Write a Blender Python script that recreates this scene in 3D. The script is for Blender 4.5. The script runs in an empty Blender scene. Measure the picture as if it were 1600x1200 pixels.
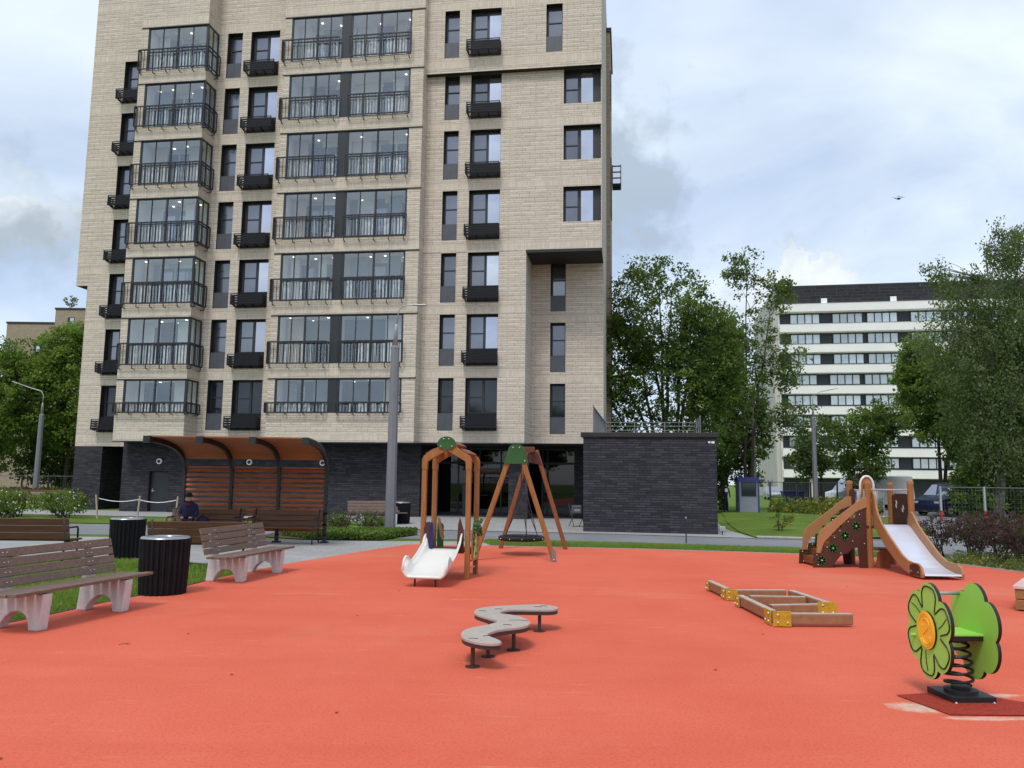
import bpy, bmesh, math, random
import numpy as np
from mathutils import Vector, Matrix
R = math.radians
PI = math.pi
sc = bpy.context.scene
col = sc.collection
# ------------------------------------------------------------------ camera
cd = bpy.data.cameras.new("camera"); cam = bpy.data.objects.new("camera", cd); col.objects.link(cam)
cd.sensor_width = 36.0; cd.lens = 28.125; cd.clip_end = 3000; cd.clip_start = 0.05
_p = R(6.93); _r = math.atan(.0126)
_f = Vector((0, math.cos(_p), math.sin(_p))); _u = Vector((0, -math.sin(_p), math.cos(_p))); _x = Vector((1, 0, 0))
_r2 = _x*math.cos(_r) + _u*math.sin(_r); _u2 = _u*math.cos(_r) - _x*math.sin(_r)
cam.matrix_world = Matrix(((_r2.x, _u2.x, -_f.x, 0), (_r2.y, _u2.y, -_f.y, 0), (_r2.z, _u2.z, -_f.z, 1.7), (0, 0, 0, 1)))
sc.camera = cam
sc.view_settings.view_transform = 'Standard'; sc.view_settings.look = 'None'
sc.view_settings.exposure = 0.25; sc.view_settings.gamma = 1.0; sc.view_settings.use_curve_mapping = False
sc.cycles.max_bounces = 6; sc.cycles.transparent_max_bounces = 12
# ------------------------------------------------------------------ sky and sun
SUN_EL, SUN_AZ = 58, 200      # azimuth clockwise from +Y (north); sun is behind the camera, a little to the left
w = bpy.data.worlds.new("World"); sc.world = w; w.use_nodes = True
nt = w.node_tree; nt.nodes.clear(); L = nt.links
def N(t, **k):
    n = nt.nodes.new(t)
    for a, b in k.items(): setattr(n, a, b)
    return n
def wmath(op, a, b=None, c=None, clamp=False):
    n = N('ShaderNodeMath', operation=op); n.use_clamp = clamp
    for i, v in enumerate((a, b, c)):
        if v is None: continue
        if isinstance(v, (int, float)): n.inputs[i].default_value = v
        else: L.new(v, n.inputs[i])
    return n.outputs[0]
out = N('ShaderNodeOutputWorld'); sky = N('ShaderNodeTexSky', sky_type='NISHITA'); sky.sun_disc = False
sky.sun_elevation = R(SUN_EL); sky.sun_rotation = R(SUN_AZ); sky.air_density = 1.0; sky.dust_density = 1.5
b1 = N('ShaderNodeBackground'); b1.inputs[1].default_value = 0.15; L.new(sky.outputs[0], b1.inputs[0])
tc = N('ShaderNodeTexCoord'); sp = N('ShaderNodeSeparateXYZ'); L.new(tc.outputs['Generated'], sp.inputs[0])
zc = wmath('MAXIMUM', sp.outputs[2], 0.02)
# direction projected on a cloud deck overhead: gives streaks that flatten to the horizon
den = wmath('ADD', zc, 0.22)
cx = wmath('DIVIDE', sp.outputs[0], den); cy = wmath('DIVIDE', sp.outputs[1], den)
cv = N('ShaderNodeCombineXYZ'); L.new(cx, cv.inputs[0]); L.new(cy, cv.inputs[1]); cv.inputs[2].default_value = 3.1
n1 = N('ShaderNodeTexNoise'); n1.inputs['Scale'].default_value = 1.35; n1.inputs['Detail'].default_value = 7; n1.inputs['Roughness'].default_value = .52; n1.inputs['Distortion'].default_value = .6
L.new(cv.outputs[0], n1.inputs['Vector'])
n2 = N('ShaderNodeTexNoise'); n2.inputs['Scale'].default_value = 1.15; n2.inputs['Detail'].default_value = 8; n2.inputs['Roughness'].default_value = .5; n2.inputs['Distortion'].default_value = .9
L.new(cv.outputs[0], n2.inputs['Vector'])
cover = wmath('MULTIPLY', wmath('SUBTRACT', n1.outputs[0], .36), 4.2, clamp=True)
cover = wmath('MAXIMUM', wmath('MULTIPLY_ADD', cover, .42, .52), 0.0)
# cumulus heads low over the roofs: blobs round chosen compass directions with a noisy edge
nb = N('ShaderNodeTexNoise'); nb.inputs['Scale'].default_value = 15; nb.inputs['Detail'].default_value = 8; nb.inputs['Roughness'].default_value = .58
L.new(tc.outputs['Generated'], nb.inputs['Vector'])
def blob(az, el, ra, re, amp=.75, k=6.0):
    d = (math.sin(R(az))*math.cos(R(el)), math.cos(R(az))*math.cos(R(el)), math.sin(R(el)))
    rt = (math.cos(R(az)), -math.sin(R(az)))
    h = wmath('ADD', wmath('MULTIPLY', sp.outputs[0], rt[0]), wmath('MULTIPLY', sp.outputs[1], rt[1]))
    v = wmath('SUBTRACT', sp.outputs[2], d[2])
    fr = wmath('ADD', wmath('MULTIPLY', sp.outputs[0], d[0]), wmath('MULTIPLY', sp.outputs[1], d[1]))
    h = wmath('DIVIDE', h, math.sin(R(ra))); v = wmath('DIVIDE', v, math.sin(R(re)))
    q = wmath('SQRT', wmath('ADD', wmath('MULTIPLY', h, h), wmath('MULTIPLY', v, v)))
    q = wmath('ADD', q, wmath('MULTIPLY', wmath('SUBTRACT', nb.outputs[0], .5), amp*2.2))
    m = wmath('MULTIPLY', wmath('SUBTRACT', 1.0, q), k, clamp=True)
    return wmath('MULTIPLY', m, wmath('GREATER_THAN', fr, 0.2))
cum = wmath('MAXIMUM', blob(20.3, 13.0, 5.0, 3.4, .9, 5), blob(-36, 16, 9, 3.4, 1.3, 1.6))
cum = wmath('MAXIMUM', cum, blob(24.5, 11.5, 3.0, 1.6, 1.3, 3.0))
grey = wmath('MULTIPLY', blob(8.5, 21.0, 6.0, 6.5, 1.3, 1.5), .85)
grey = wmath('MAXIMUM', grey, wmath('MULTIPLY', blob(-36, 13.5, 9, 3.2, 1.3, 1.2), .9))
shade = N('ShaderNodeMix', data_type='RGBA'); shade.inputs[6].default_value = (.50, .59, .745, 1); shade.inputs[7].default_value = (.72, .80, .87, 1)
L.new(wmath('MULTIPLY', wmath('SUBTRACT', n2.outputs[0], .40), 4.2, clamp=True), shade.inputs[0])
sh2 = N('ShaderNodeMix', data_type='RGBA'); L.new(cum, sh2.inputs[0]); L.new(shade.outputs[2], sh2.inputs[6])
cumc = N('ShaderNodeMix', data_type='RGBA'); cumc.inputs[6].default_value = (.48, .54, .60, 1); cumc.inputs[7].default_value = (.74, .79, .83, 1)
L.new(wmath('MULTIPLY', wmath('SUBTRACT', nb.outputs[0], .35), 3.0, clamp=True), cumc.inputs[0]); L.new(cumc.outputs[2], sh2.inputs[7])
sh3 = N('ShaderNodeMix', data_type='RGBA'); L.new(wmath('MULTIPLY', grey, .9), sh3.inputs[0]); L.new(sh2.outputs[2], sh3.inputs[6]); sh3.inputs[7].default_value = (.32, .385, .45, 1)
b2 = N('ShaderNodeBackground'); b2.inputs[1].default_value = 1.12; L.new(sh3.outputs[2], b2.inputs[0])
mx = N('ShaderNodeMixShader'); L.new(wmath('MAXIMUM', wmath('MAXIMUM', cover, cum), grey), mx.inputs[0]); L.new(b1.outputs[0], mx.inputs[1]); L.new(b2.outputs[0], mx.inputs[2])
L.new(mx.outputs[0], out.inputs[0])
sd = bpy.data.lights.new("sun", 'SUN'); sd.energy = 1.7; sd.angle = R(15); sd.color = (1, .965, .91)
so = bpy.data.objects.new("sun", sd); col.objects.link(so)
_d = Vector((math.sin(R(SUN_AZ))*math.cos(R(SUN_EL)), math.cos(R(SUN_AZ))*math.cos(R(SUN_EL)), math.sin(R(SUN_EL))))
so.rotation_euler = _d.to_track_quat('Z', 'Y').to_euler()

# ------------------------------------------------------------------ materials
class MT:
    def __init__(s, name, rough=.6, metal=0.0, spec=.5, base=(.5, .5, .5)):
        s.m = bpy.data.materials.new(name); s.m.use_nodes = True; s.t = s.m.node_tree; s.b = s.t.nodes['Principled BSDF']
        s.b.inputs['Roughness'].default_value = rough; s.b.inputs['Metallic'].default_value = metal
        s.b.inputs['Specular IOR Level'].default_value = spec; s.b.inputs['Base Color'].default_value = (*base, 1)
    def n(s, t, **k):
        n = s.t.nodes.new(t)
        for a, b in k.items(): setattr(n, a, b)
        return n
    def l(s, a, b): s.t.links.new(a, b)
    def setv(s, sock, v):
        if isinstance(v, (int, float)): sock.default_value = v
        elif isinstance(v, tuple): sock.default_value = (*v, 1) if len(v) == 3 and sock.type == 'RGBA' else v
        else: s.l(v, sock)
    def math(s, op, a, b=None, c=None, clamp=False):
        n = s.n('ShaderNodeMath', operation=op); n.use_clamp = clamp
        for i, v in enumerate((a, b, c)):
            if v is not None: s.setv(n.inputs[i], v)
        return n.outputs[0]
    def coord(s, which='Object', scale=(1, 1, 1)):
        t = s.n('ShaderNodeTexCoord'); m = s.n('ShaderNodeMapping'); m.inputs['Scale'].default_value = scale; s.l(t.outputs[which], m.inputs[0]); return m.outputs[0]
    def noise(s, vec, scale, detail=4, rough=.5, dist=0):
        n = s.n('ShaderNodeTexNoise'); s.l(vec, n.inputs['Vector']); n.inputs['Scale'].default_value = scale; n.inputs['Detail'].default_value = detail
        n.inputs['Roughness'].default_value = rough; n.inputs['Distortion'].default_value = dist; return n.outputs[0]
    def mix(s, f, a, b, mode='MIX'):
        n = s.n('ShaderNodeMix', data_type='RGBA', blend_type=mode); s.setv(n.inputs[0], f); s.setv(n.inputs[6], a); s.setv(n.inputs[7], b); return n.outputs[2]
    def ramp(s, f, lo, hi): return s.math('DIVIDE', s.math('SUBTRACT', f, lo), hi-lo, clamp=True)
    def color(s, v): s.setv(s.b.inputs['Base Color'], v)
    def bump(s, h, strength=.3, dist=.01):
        n = s.n('ShaderNodeBump'); n.inputs['Strength'].default_value = strength; n.inputs['Distance'].default_value = dist; s.l(h, n.inputs['Height']); s.l(n.outputs[0], s.b.inputs['Normal'])
def mottled(name, base, var=.12, scale=6, rough=.6, metal=0, spec=.5, bump=0, fine=0):
    m = MT(name, rough, metal, spec); v = m.coord()
    f = m.noise(v, scale, 5, .6)
    a = tuple(c*(1-var) for c in base); b = tuple(min(1, c*(1+var)) for c in base)
    c = m.mix(m.ramp(f, .3, .7), a, b)
    if fine:
        c = m.mix(m.math('MULTIPLY', m.ramp(m.noise(v, fine, 2, .6), .5, .75), .35), c, tuple(x*.55 for x in base))
    m.color(c)
    if bump: m.bump(m.noise(v, fine or scale*6, 3), bump, .004)
    return m.m
M = {}
def brick(name, c1, c2, mortar, bw, bh, ms, streak, bands=False, bumps=.4, vert=1.0):
    m = MT(name, .85, 0, .3); t = m.n('ShaderNodeTexCoord'); s = m.n('ShaderNodeSeparateXYZ'); m.l(t.outputs['Object'], s.inputs[0])
    h = m.math('ADD', s.outputs[0], s.outputs[1]); c = m.n('ShaderNodeCombineXYZ'); m.l(h, c.inputs[0]); m.l(s.outputs[2], c.inputs[1])
    def br(vec, w_, h_, ms_=ms, mo=mortar):
        b = m.n('ShaderNodeTexBrick'); m.l(vec, b.inputs['Vector']); b.inputs['Color1'].default_value = (*c1, 1); b.inputs['Color2'].default_value = (*c2, 1); b.inputs['Mortar'].default_value = (*mo, 1)
        b.inputs['Scale'].default_value = 1; b.inputs['Mortar Size'].default_value = ms_; b.inputs['Brick Width'].default_value = w_; b.inputs['Row Height'].default_value = h_
        b.inputs['Mortar Smooth'].default_value = .3; b.inputs['Bias'].default_value = 0; b.offset = .43; b.offset_frequency = 2; b.squash = .8; b.squash_frequency = 3
        return b
    cm = m.n('ShaderNodeCombineXYZ'); m.l(m.math('MULTIPLY', h, .55), cm.inputs[0]); m.l(m.math('MULTIPLY', s.outputs[2], 8.0), cm.inputs[1])
    st = m.noise(cm.outputs[0], 1.2, 5, .7)
    b = br(c.outputs[0], bw, bh); cc = b.outputs[0]; fac = b.outputs[1]
    if bands:
        # proud courses: every other bed joint reads as a long dark line, broken up along its length
        zr = m.math('MODULO', m.math('ADD', s.outputs[2], 30.0), bh*2); ln = m.math('LESS_THAN', zr, .030)
        br_ = m.noise(cm.outputs[0], .8, 4, .7)
        cc = m.mix(m.math('MULTIPLY', m.math('MULTIPLY', ln, m.ramp(br_, .38, .58)), .75), cc, mortar)
        zz = m.math('MODULO', m.math('ADD', s.outputs[2], 30.0), 3.045); k0 = (6.48+.22+30) % 3.045
        inb = m.math('LESS_THAN', m.math('ABSOLUTE', m.math('SUBTRACT', zz, k0)), .17)
        b3 = br(c.outputs[0], .085, .34, .007, tuple(x*.62 for x in c1))
        cc = m.mix(inb, cc, b3.outputs[0])
    cc = m.mix(m.math('MULTIPLY', m.ramp(st, .52, .68), streak), cc, tuple(x*.5 for x in c1))
    cc = m.mix(m.math('MULTIPLY', m.ramp(st, .50, .34), streak*.7), cc, tuple(min(1, x*1.22) for x in c2))
    big = m.noise(c.outputs[0], .35, 5, .6)
    cc = m.mix(m.math('MULTIPLY', m.ramp(big, .4, .7), .22), cc, tuple(x*.72 for x in c1))
    cv2 = m.n('ShaderNodeCombineXYZ'); m.l(m.math('MULTIPLY', h, 2.2), cv2.inputs[0]); m.l(m.math('MULTIPLY', s.outputs[2], .35), cv2.inputs[1])
    cc = m.mix(m.math('MULTIPLY', m.ramp(m.noise(cv2.outputs[0], 1.0, 5, .65), .52, .75), .30), cc, (c1[0]*.62, c1[1]*.55, c1[2]*.50))
    m.color(cc)
    hh = m.math('SUBTRACT', m.math('MULTIPLY', st, .8), fac)
    m.bump(hh, bumps, .02)
    return m.m
M['beige'] = brick('beige_long_brick', (.71, .62, .52), (.60, .52, .43), (.23, .195, .165), .62, .108, .009, .30, True)
M['dark_brick'] = brick('charcoal_long_brick', (.062, .061, .072), (.022, .022, .028), (.009, .009, .011), .39, .085, .010, .75)
M['black'] = mottled('black_metal', (.018, .02, .024), .2, 3, .5)
M['frame'] = mottled('graphite_frame', (.020, .023, .028), .15, 4, .45)
M['panel'] = mottled('graphite_panel', (.075, .08, .095), .12, 2, .5)
M['soffit'] = mottled('black_soffit', (.022, .022, .024), .2, 1.5, .7)
M['louvre'] = mottled('ac_basket_metal', (.010, .011, .015), .25, 3, .65, 0, .25)
def glass_opaque(name, base, rough=.03, metal=.8, bump=.03):
    m = MT(name, rough, metal, .8, base)
    v = m.coord(); oi = m.n('ShaderNodeObjectInfo'); c_ = m.mix(m.ramp(m.noise(v, .35, 3), .35, .65), tuple(c*.8 for c in base), tuple(min(1, c*1.15) for c in base)); m.color(m.mix(m.math('MULTIPLY', m.math('POWER', oi.outputs['Random'], 2.0), .55), c_, tuple(c*.45 for c in base)))
    m.bump(m.noise(v, .7, 2), bump, .05); return m.m
M['pane_dim'] = glass_opaque('netted_pane', (.23, .24, .27), .12)
M['pane_sky'] = glass_opaque('coated_pane', (.66, .68, .77), .02)
M['pane_dark'] = glass_opaque('shaded_pane', (.045, .05, .06), .05, .6)
m = MT('glazing_sheet', .03, 0, .5, (.3, .35, .36)); tr = m.n('ShaderNodeBsdfTransparent'); tr.inputs[0].default_value = (.92, .94, .94, 1); gl = m.n('ShaderNodeBsdfGlossy'); gl.inputs['Roughness'].default_value = .02; gl.inputs[0].default_value = (.80, .87, .92, 1)
ms_ = m.n('ShaderNodeMixShader'); ms_.inputs[0].default_value = .20; m.l(tr.outputs[0], ms_.inputs[1]); m.l(gl.outputs[0], ms_.inputs[2]); m.l(ms_.outputs[0], m.t.nodes['Material Output'].inputs[0]); M['glazing'] = m.m
m = MT('lobby_glass', .02, 0, .5, (.3, .35, .36)); tr = m.n('ShaderNodeBsdfTransparent'); tr.inputs[0].default_value = (.2, .22, .23, 1); gl = m.n('ShaderNodeBsdfGlossy'); gl.inputs['Roughness'].default_value = .02; gl.inputs[0].default_value = (.5, .54, .58, 1)
ms_ = m.n('ShaderNodeMixShader'); ms_.inputs[0].default_value = .09; m.l(tr.outputs[0], ms_.inputs[1]); m.l(gl.outputs[0], ms_.inputs[2]); m.l(ms_.outputs[0], m.t.nodes['Material Output'].inputs[0]); M['lobby'] = m.m
M['room'] = mottled('loggia_plaster', (.84, .85, .84), .06, 1.5, .8)
M['roomgrey'] = mottled('loggia_grey', (.42, .43, .44), .08, 1.5, .8)
M['roomwhite'] = mottled('white_boards', (.78, .8, .8), .1, 2, .6)
m = MT('lamp_glow', .5); m.b.inputs['Emission Color'].default_value = (1, .95, .85, 1); m.b.inputs['Emission Strength'].default_value = 3; M['glow'] = m.m
M['curt_w'] = mottled('white_curtain', (.82, .82, .80), .06, 3, .9)
M['curt_c'] = mottled('sand_curtain', (.62, .54, .43), .08, 3, .9)
M['curt_g'] = mottled('grey_blue_curtain', (.30, .34, .40), .1, 3, .9)
M['white_render'] = mottled('white_render', (.84, .82, .79), .05, .3, .8)
M['cream_render'] = mottled('cream_render', (.52, .49, .43), .07, .4, .8)
M['far_pane'] = glass_opaque('far_pane', (.62, .68, .70), .1, .4)
M['tan_brick'] = brick('tan_brick', (.40, .315, .235), (.33, .26, .19), (.15, .12, .1), .5, .15, .012, .3)
M['roofdark'] = brick('roof_cladding', (.035, .033, .04), (.022, .02, .026), (.06, .06, .066), 1.4, .45, .04, .3)
def wood(name, base, grain=.35, rough=.5, spec=.4, axis_scale=(1.2, 1.2, 14), var=.25):
    m = MT(name, rough, 0, spec); v = m.coord('Object', axis_scale); f = m.noise(v, 2.2, 5, .6, 1.2); g = m.noise(m.coord('Object'), 1.3, 3)
    c = m.mix(m.ramp(f, .3, .72), tuple(x*(1-grain) for x in base), tuple(min(1, x*(1+grain*.5)) for x in base))
    c = m.mix(m.math('MULTIPLY', m.ramp(g, .4, .7), var), c, tuple(x*.7 for x in base)); m.color(c); m.bump(f, .12, .004); return m.m
M['honey'] = wood('honey_timber', (.33, .142, .042), axis_scale=(9, 9, .8))
M['honey_h'] = wood('honey_board', (.42, .17, .045), axis_scale=(1, 9, 9))
M['redwood'] = wood('stained_timber', (.24, .080, .030), axis_scale=(9, 9, .8))
M['slat'] = wood('cedar_slats', (.38, .10, .025), axis_scale=(.6, 8, 8))
M['canopy'] = wood('cedar_ceiling', (.36, .135, .052), .2, axis_scale=(.6, 6, 6))
M['brownslat'] = wood('weathered_brown_slat', (.19, .13, .10), .35, .62, .35, axis_scale=(8, .7, 8))
M['plank'] = wood('brown_plank', (.13, .062, .034), .3, .6, .3, axis_scale=(.7, 8, 8))
M['beam'] = wood('brown_beam', (.31, .155, .075), .25, .6, axis_scale=(3, 3, 3))
M['beamtop'] = wood('greyed_beam_top', (.46, .40, .35), .2, .8, axis_scale=(3, 3, 3))
M['hdpe'] = mottled('brown_sheet', (.065, .022, .014), .12, 3, .45)
M['tan'] = mottled('tan_sheet', (.37, .18, .075), .1, 2, .4)
M['tan_in'] = mottled('tan_sheet_dim', (.36, .17, .065), .1, 2, .4)
M['leafgreen'] = mottled('green_sheet', (.025, .13, .022), .12, 4, .4)
M['greenplate'] = mottled('green_plate', (.022, .105, .025), .12, 4, .4)
M['lime'] = mottled('lime_sheet', (.32, .64, .10), .05, 2, .45)
M['lime_petal'] = mottled('soft_lime_petals', (.38, .61, .17), .08, 3, .5)
M['blackedge'] = mottled('black_core', (.008, .008, .01), .2, 4, .5)
M['orange'] = mottled('orange_sheet', (.92, .50, .03), .06, 4, .45)
M['yellow'] = mottled('yellow_zinc_plate', (.50, .33, .02), .25, 18, .5, .25, fine=60)
M['bolt'] = mottled('bright_bolt', (.75, .72, .68), .1, 30, .3, .8)
M['steel'] = mottled('slide_steel', (.66, .67, .76), .06, 2, .28, .35)
M['steelrail'] = mottled('steel_tube', (.5, .52, .52), .1, 8, .35, .7)
M['slidewhite'] = mottled('white_slide_plastic', (.74, .72, .67), .03, 1.2, .34)
M['navy'] = mottled('navy_sheet', (.012, .016, .11), .1, 3, .4)
M['concrete'] = mottled('pale_grey_concrete', (.56, .56, .56), .09, 5, .85, bump=.15, fine=45)
M['polegrey'] = mottled('lamp_pole_grey', (.20, .205, .22), .08, 1.5, .5, .2)
M['wire'] = mottled('fence_wire', (.16, .165, .16), .1, 4, .5, .3)
M['binblack'] = mottled('bin_black', (.007, .007, .009), .2, 4, .6, 0, .25)
M['galv'] = mottled('galvanised', (.42, .43, .42), .1, 4, .45, .5)
M['asphalt_pole'] = mottled('old_pole', (.16, .165, .16), .15, 3, .7)
M['binlid'] = mottled('bin_lid_steel', (.34, .35, .38), .12, 6, .3, .6)
M['nest'] = mottled('nest_rubber', (.005, .005, .006), .2, 10, .7)
M['lightwave'] = wood('anti_slip_board', (.42, .36, .315), .12, .75, axis_scale=(4, 4, 4))
M['darkleg'] = mottled('dark_steel_leg', (.05, .032, .028), .15, 6, .5, .2)
M['pinkwhite'] = mottled('pale_pad', (.6, .42, .4), .15, 8, .8)
M['boxwood'] = wood('box_timber', (.30, .16, .06), .3, axis_scale=(5, 1, 8))
M['tape'] = mottled('barrier_tape', (.7, .7, .7), .15, 3, .5)
M['stakewood'] = mottled('raw_stake', (.38, .32, .24), .15, 5, .8)
M['navypaint'] = mottled('navy_car_paint', (.012, .018, .06), .08, 1, .25, .3)
M['whitepaint'] = mottled('white_car_paint', (.62, .64, .64), .05, 1, .3)
M['greypaint'] = mottled('silver_car_paint', (.28, .30, .33), .05, 1, .3, .3)
M['carglass'] = glass_opaque('car_glass', (.16, .18, .2), .04, .7)
M['windscreen'] = glass_opaque('windscreen', (.55, .58, .66), .04, .8)
M['tyre'] = mottled('tyre', (.015, .015, .015), .2, 6, .8)
M['headlight'] = mottled('headlight_glass', (.7, .72, .74), .1, 8, .15, .4)
M['plate'] = mottled('number_plate', (.7, .7, .7), .1, 10, .5)
M['bluetrim'] = mottled('blue_booth_trim', (.035, .045, .22), .1, 2, .5)
M['greybooth'] = mottled('booth_panel', (.27, .29, .34), .08, 1, .6)
M['redpaint'] = mottled('red_paint', (.42, .03, .03), .1, 4, .5)
M['jeans'] = mottled('navy_cloth', (.010, .013, .045), .3, 8, .9)
M['skin'] = mottled('skin', (.42, .24, .17), .06, 6, .6)
M['blackcloth'] = mottled('black_cloth', (.01, .01, .013), .3, 8, .9)
M['redcloth'] = mottled('dark_red_cloth', (.10, .012, .016), .3, 8, .9)
M['coping'] = mottled('dark_coping', (.03, .026, .024), .2, 2, .5, .2)
M['bark'] = wood('bark', (.060, .048, .038), .5, .9, .2, axis_scale=(3, 3, .6))
M['bark_pale'] = wood('pale_bark', (.20, .185, .16), .5, .9, .2, axis_scale=(1, 1, 6))
# ground materials
m = MT('rubber_surface', .88, 0, .25); v = m.coord(); base = (.66, .13, .085)
c = m.mix(m.ramp(m.noise(v, .45, 5, .6, .3), .3, .72), (.60, .105, .052), (.68, .142, .080))
c = m.mix(m.math('MULTIPLY', m.ramp(m.noise(m.coord('Object', (.25, 1.6, 1)), 1.1, 5, .6), .48, .75), .35), c, (.52, .085, .045))
c = m.mix(m.math('MULTIPLY', m.ramp(m.noise(v, 42, 4, .8), .50, .68), .60), c, (.36, .05, .028))
c = m.mix(m.math('MULTIPLY', m.ramp(m.noise(m.coord('Object', (1.3, 1, 1)), 62, 3, .75), .55, .72), .50), c, (.80, .27, .17))
vo = m.n('ShaderNodeTexVoronoi'); m.l(v, vo.inputs['Vector']); vo.inputs['Scale'].default_value = 1.7; vo.inputs['Randomness'].default_value = 1
c = m.mix(m.math('MULTIPLY', m.math('LESS_THAN', vo.outputs['Distance'], .016), .6), c, (.12, .05, .035))
wx = m.noise(m.coord('Object', (1, 1, 1)), .22, 4, .65, .5)
c = m.mix(m.math('MULTIPLY', m.ramp(wx, .54, .68), .30), c, (.60, .22, .14))
sc1 = m.noise(m.coord('Object', (.5, 4, 1)), 1.6, 6, .75, 1.2)
c = m.mix(m.math('MULTIPLY', m.ramp(sc1, .60, .70), .28), c, (.74, .36, .27))
sc2 = m.noise(m.coord('Object', (3, .8, 1)), 1.1, 6, .75, 1.5)
c = m.mix(m.math('MULTIPLY', m.ramp(sc2, .60, .74), .30), c, (.38, .075, .045))
t = m.n('ShaderNodeTexCoord'); s_ = m.n('ShaderNodeSeparateXYZ'); m.l(t.outputs['Object'], s_.inputs[0])
def near(px, py, rx, ry):
    a = m.math('DIVIDE', m.math('SUBTRACT', s_.outputs[0], px), rx); b = m.math('DIVIDE', m.math('SUBTRACT', s_.outputs[1], py), ry)
    return m.math('SUBTRACT', 1.0, m.math('SQRT', m.math('ADD', m.math('MULTIPLY', a, a), m.math('MULTIPLY', b, b))))
wn = m.math('MULTIPLY', m.math('SUBTRACT', m.noise(v, 5, 5, .7, .4), .5), 1.5)
wm_ = m.math('MAXIMUM', near(3.16, 6.44, .23, .20), m.math('MAXIMUM', m.math('SUBTRACT', near(4.0, 6.85, .4, .10), .2), m.math('SUBTRACT', near(3.6, 6.17, .6, .08), .2)))
c = m.mix(m.math('MULTIPLY', m.ramp(m.math('ADD', wm_, wn), .10, .50), .85), c, m.mix(m.ramp(m.noise(v, 14, 4, .7), .4, .65), (.60, .49, .40), (.64, .33, .24)))
m.color(c); m.bump(m.noise(v, 130, 3, .7), .35, .004); M['rubber'] = m.m
m = MT('fresh_rubber_patch', .9, 0, .2); v = m.coord()
c = m.mix(m.ramp(m.noise(v, 70, 3, .7), .35, .65), (.22, .022, .014), (.42, .055, .03)); m.color(c); m.bump(m.noise(v, 80, 2), .8, .008); M['patch'] = m.m
m = MT('worn_patch', .9, 0, .2); v = m.coord(); f = m.noise(v, 5, 6, .7, .4)
c = m.mix(m.ramp(f, .35, .62), (.55, .43, .34), (.62, .22, .15)); m.color(c); m.bump(m.noise(v, 60, 3), .3, .004); M['worn'] = m.m
m = MT('lawn', .95, 0, .15); v = m.coord()
c = m.mix(m.ramp(m.noise(v, .7, 6, .65), .32, .7), (.085, .145, .018), (.18, .26, .045)); c = m.mix(m.math('MULTIPLY', m.ramp(m.noise(v, 38, 3, .7), .4, .7), .6), c, (.028, .055, .01))
c = m.mix(m.math('MULTIPLY', m.ramp(m.noise(v, 2.7, 5, .7), .6, .75), .5), c, (.20, .17, .075)); m.color(c); m.bump(m.noise(v, 60, 3, .7), .8, .02); M['lawn'] = m.m
m = MT('asphalt', .9, 0, .3); v = m.coord(); c = m.mix(m.ramp(m.noise(v, .6, 5, .6), .3, .7), (.17, .175, .19), (.235, .235, .245)); c = m.mix(m.math('MULTIPLY', m.ramp(m.noise(v, 90, 2), .5, .7), .35), c, (.08, .08, .085)); m.color(c); m.bump(m.noise(v, 90, 2), .3, .004); M['asphalt'] = m.m
def paving(name, c1, c2, bw, bh):
    m = MT(name, .85, 0, .3); v = m.coord(); b = m.n('ShaderNodeTexBrick'); m.l(v, b.inputs['Vector']); b.inputs['Color1'].default_value = (*c1, 1); b.inputs['Color2'].default_value = (*c2, 1); b.inputs['Mortar'].default_value = (*[x*.5 for x in c1], 1)
    b.inputs['Scale'].default_value = 1; b.inputs['Mortar Size'].default_value = .008; b.inputs['Brick Width'].default_value = bw; b.inputs['Row Height'].default_value = bh
    c = m.mix(m.math('MULTIPLY', m.ramp(m.noise(v, .8, 5, .65), .4, .7), .35), b.outputs[0], tuple(x*.72 for x in c1)); m.color(c); m.bump(b.outputs[1], .3, .004); return m.m
M['paving'] = paving('grey_paving', (.36, .355, .345), (.31, .305, .30), .6, .3)
M['soil'] = mottled('bed_soil', (.07, .05, .033), .4, 4, .95, fine=30)
M['kerb'] = mottled('kerb_stone', (.36, .34, .32), .15, 3, .85, fine=20)
M['gravel'] = mottled('gravel_strip', (.30, .27, .23), .3, 9, .95, fine=25)
def leafmat(name, a, b, trans=.5, sc_=3.5):
    m = MT(name, .6, 0, .25); v = m.coord(); f = m.math('ADD', m.math('MULTIPLY', m.noise(v, sc_*.25, 3), .6), m.math('MULTIPLY', m.noise(v, sc_*3, 2), .4))
    c = m.mix(m.ramp(f, .35, .65), a, b); m.color(c)
    t = m.n('ShaderNodeBsdfTranslucent'); m.setv(t.inputs[0], m.mix(.5, c, (.25, .35, .04))); x = m.n('ShaderNodeMixShader'); x.inputs[0].default_value = trans
    m.l(m.b.outputs[0], x.inputs[1]); m.l(t.outputs[0], x.inputs[2]); m.l(x.outputs[0], m.t.nodes['Material Output'].inputs[0]); return m.m
M['leaf_mid'] = leafmat('leaf_mid', (.070, .125, .024), (.165, .24, .058))
M['leaf_dark'] = leafmat('leaf_dark', (.030, .062, .016), (.075, .12, .032))
M['leaf_bright'] = leafmat('leaf_bright', (.13, .215, .032), (.26, .37, .07))
M['leaf_birch'] = leafmat('leaf_birch', (.11, .145, .065), (.21, .255, .125))
M['leaf_purple'] = leafmat('leaf_purple', (.030, .013, .018), (.10, .036, .046), .2)
M['leaf_yellow'] = leafmat('leaf_yellow', (.22, .19, .03), (.40, .30, .05), .3)
M['leaf_box'] = leafmat('leaf_box', (.045, .085, .018), (.09, .15, .035), .2, 8)
M['bloom'] = mottled('white_bloom', (.75, .73, .66), .1, 20, .8)
M['grass'] = leafmat('grass_blade', (.12, .21, .025), (.26, .37, .065), .3, 2)

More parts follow.
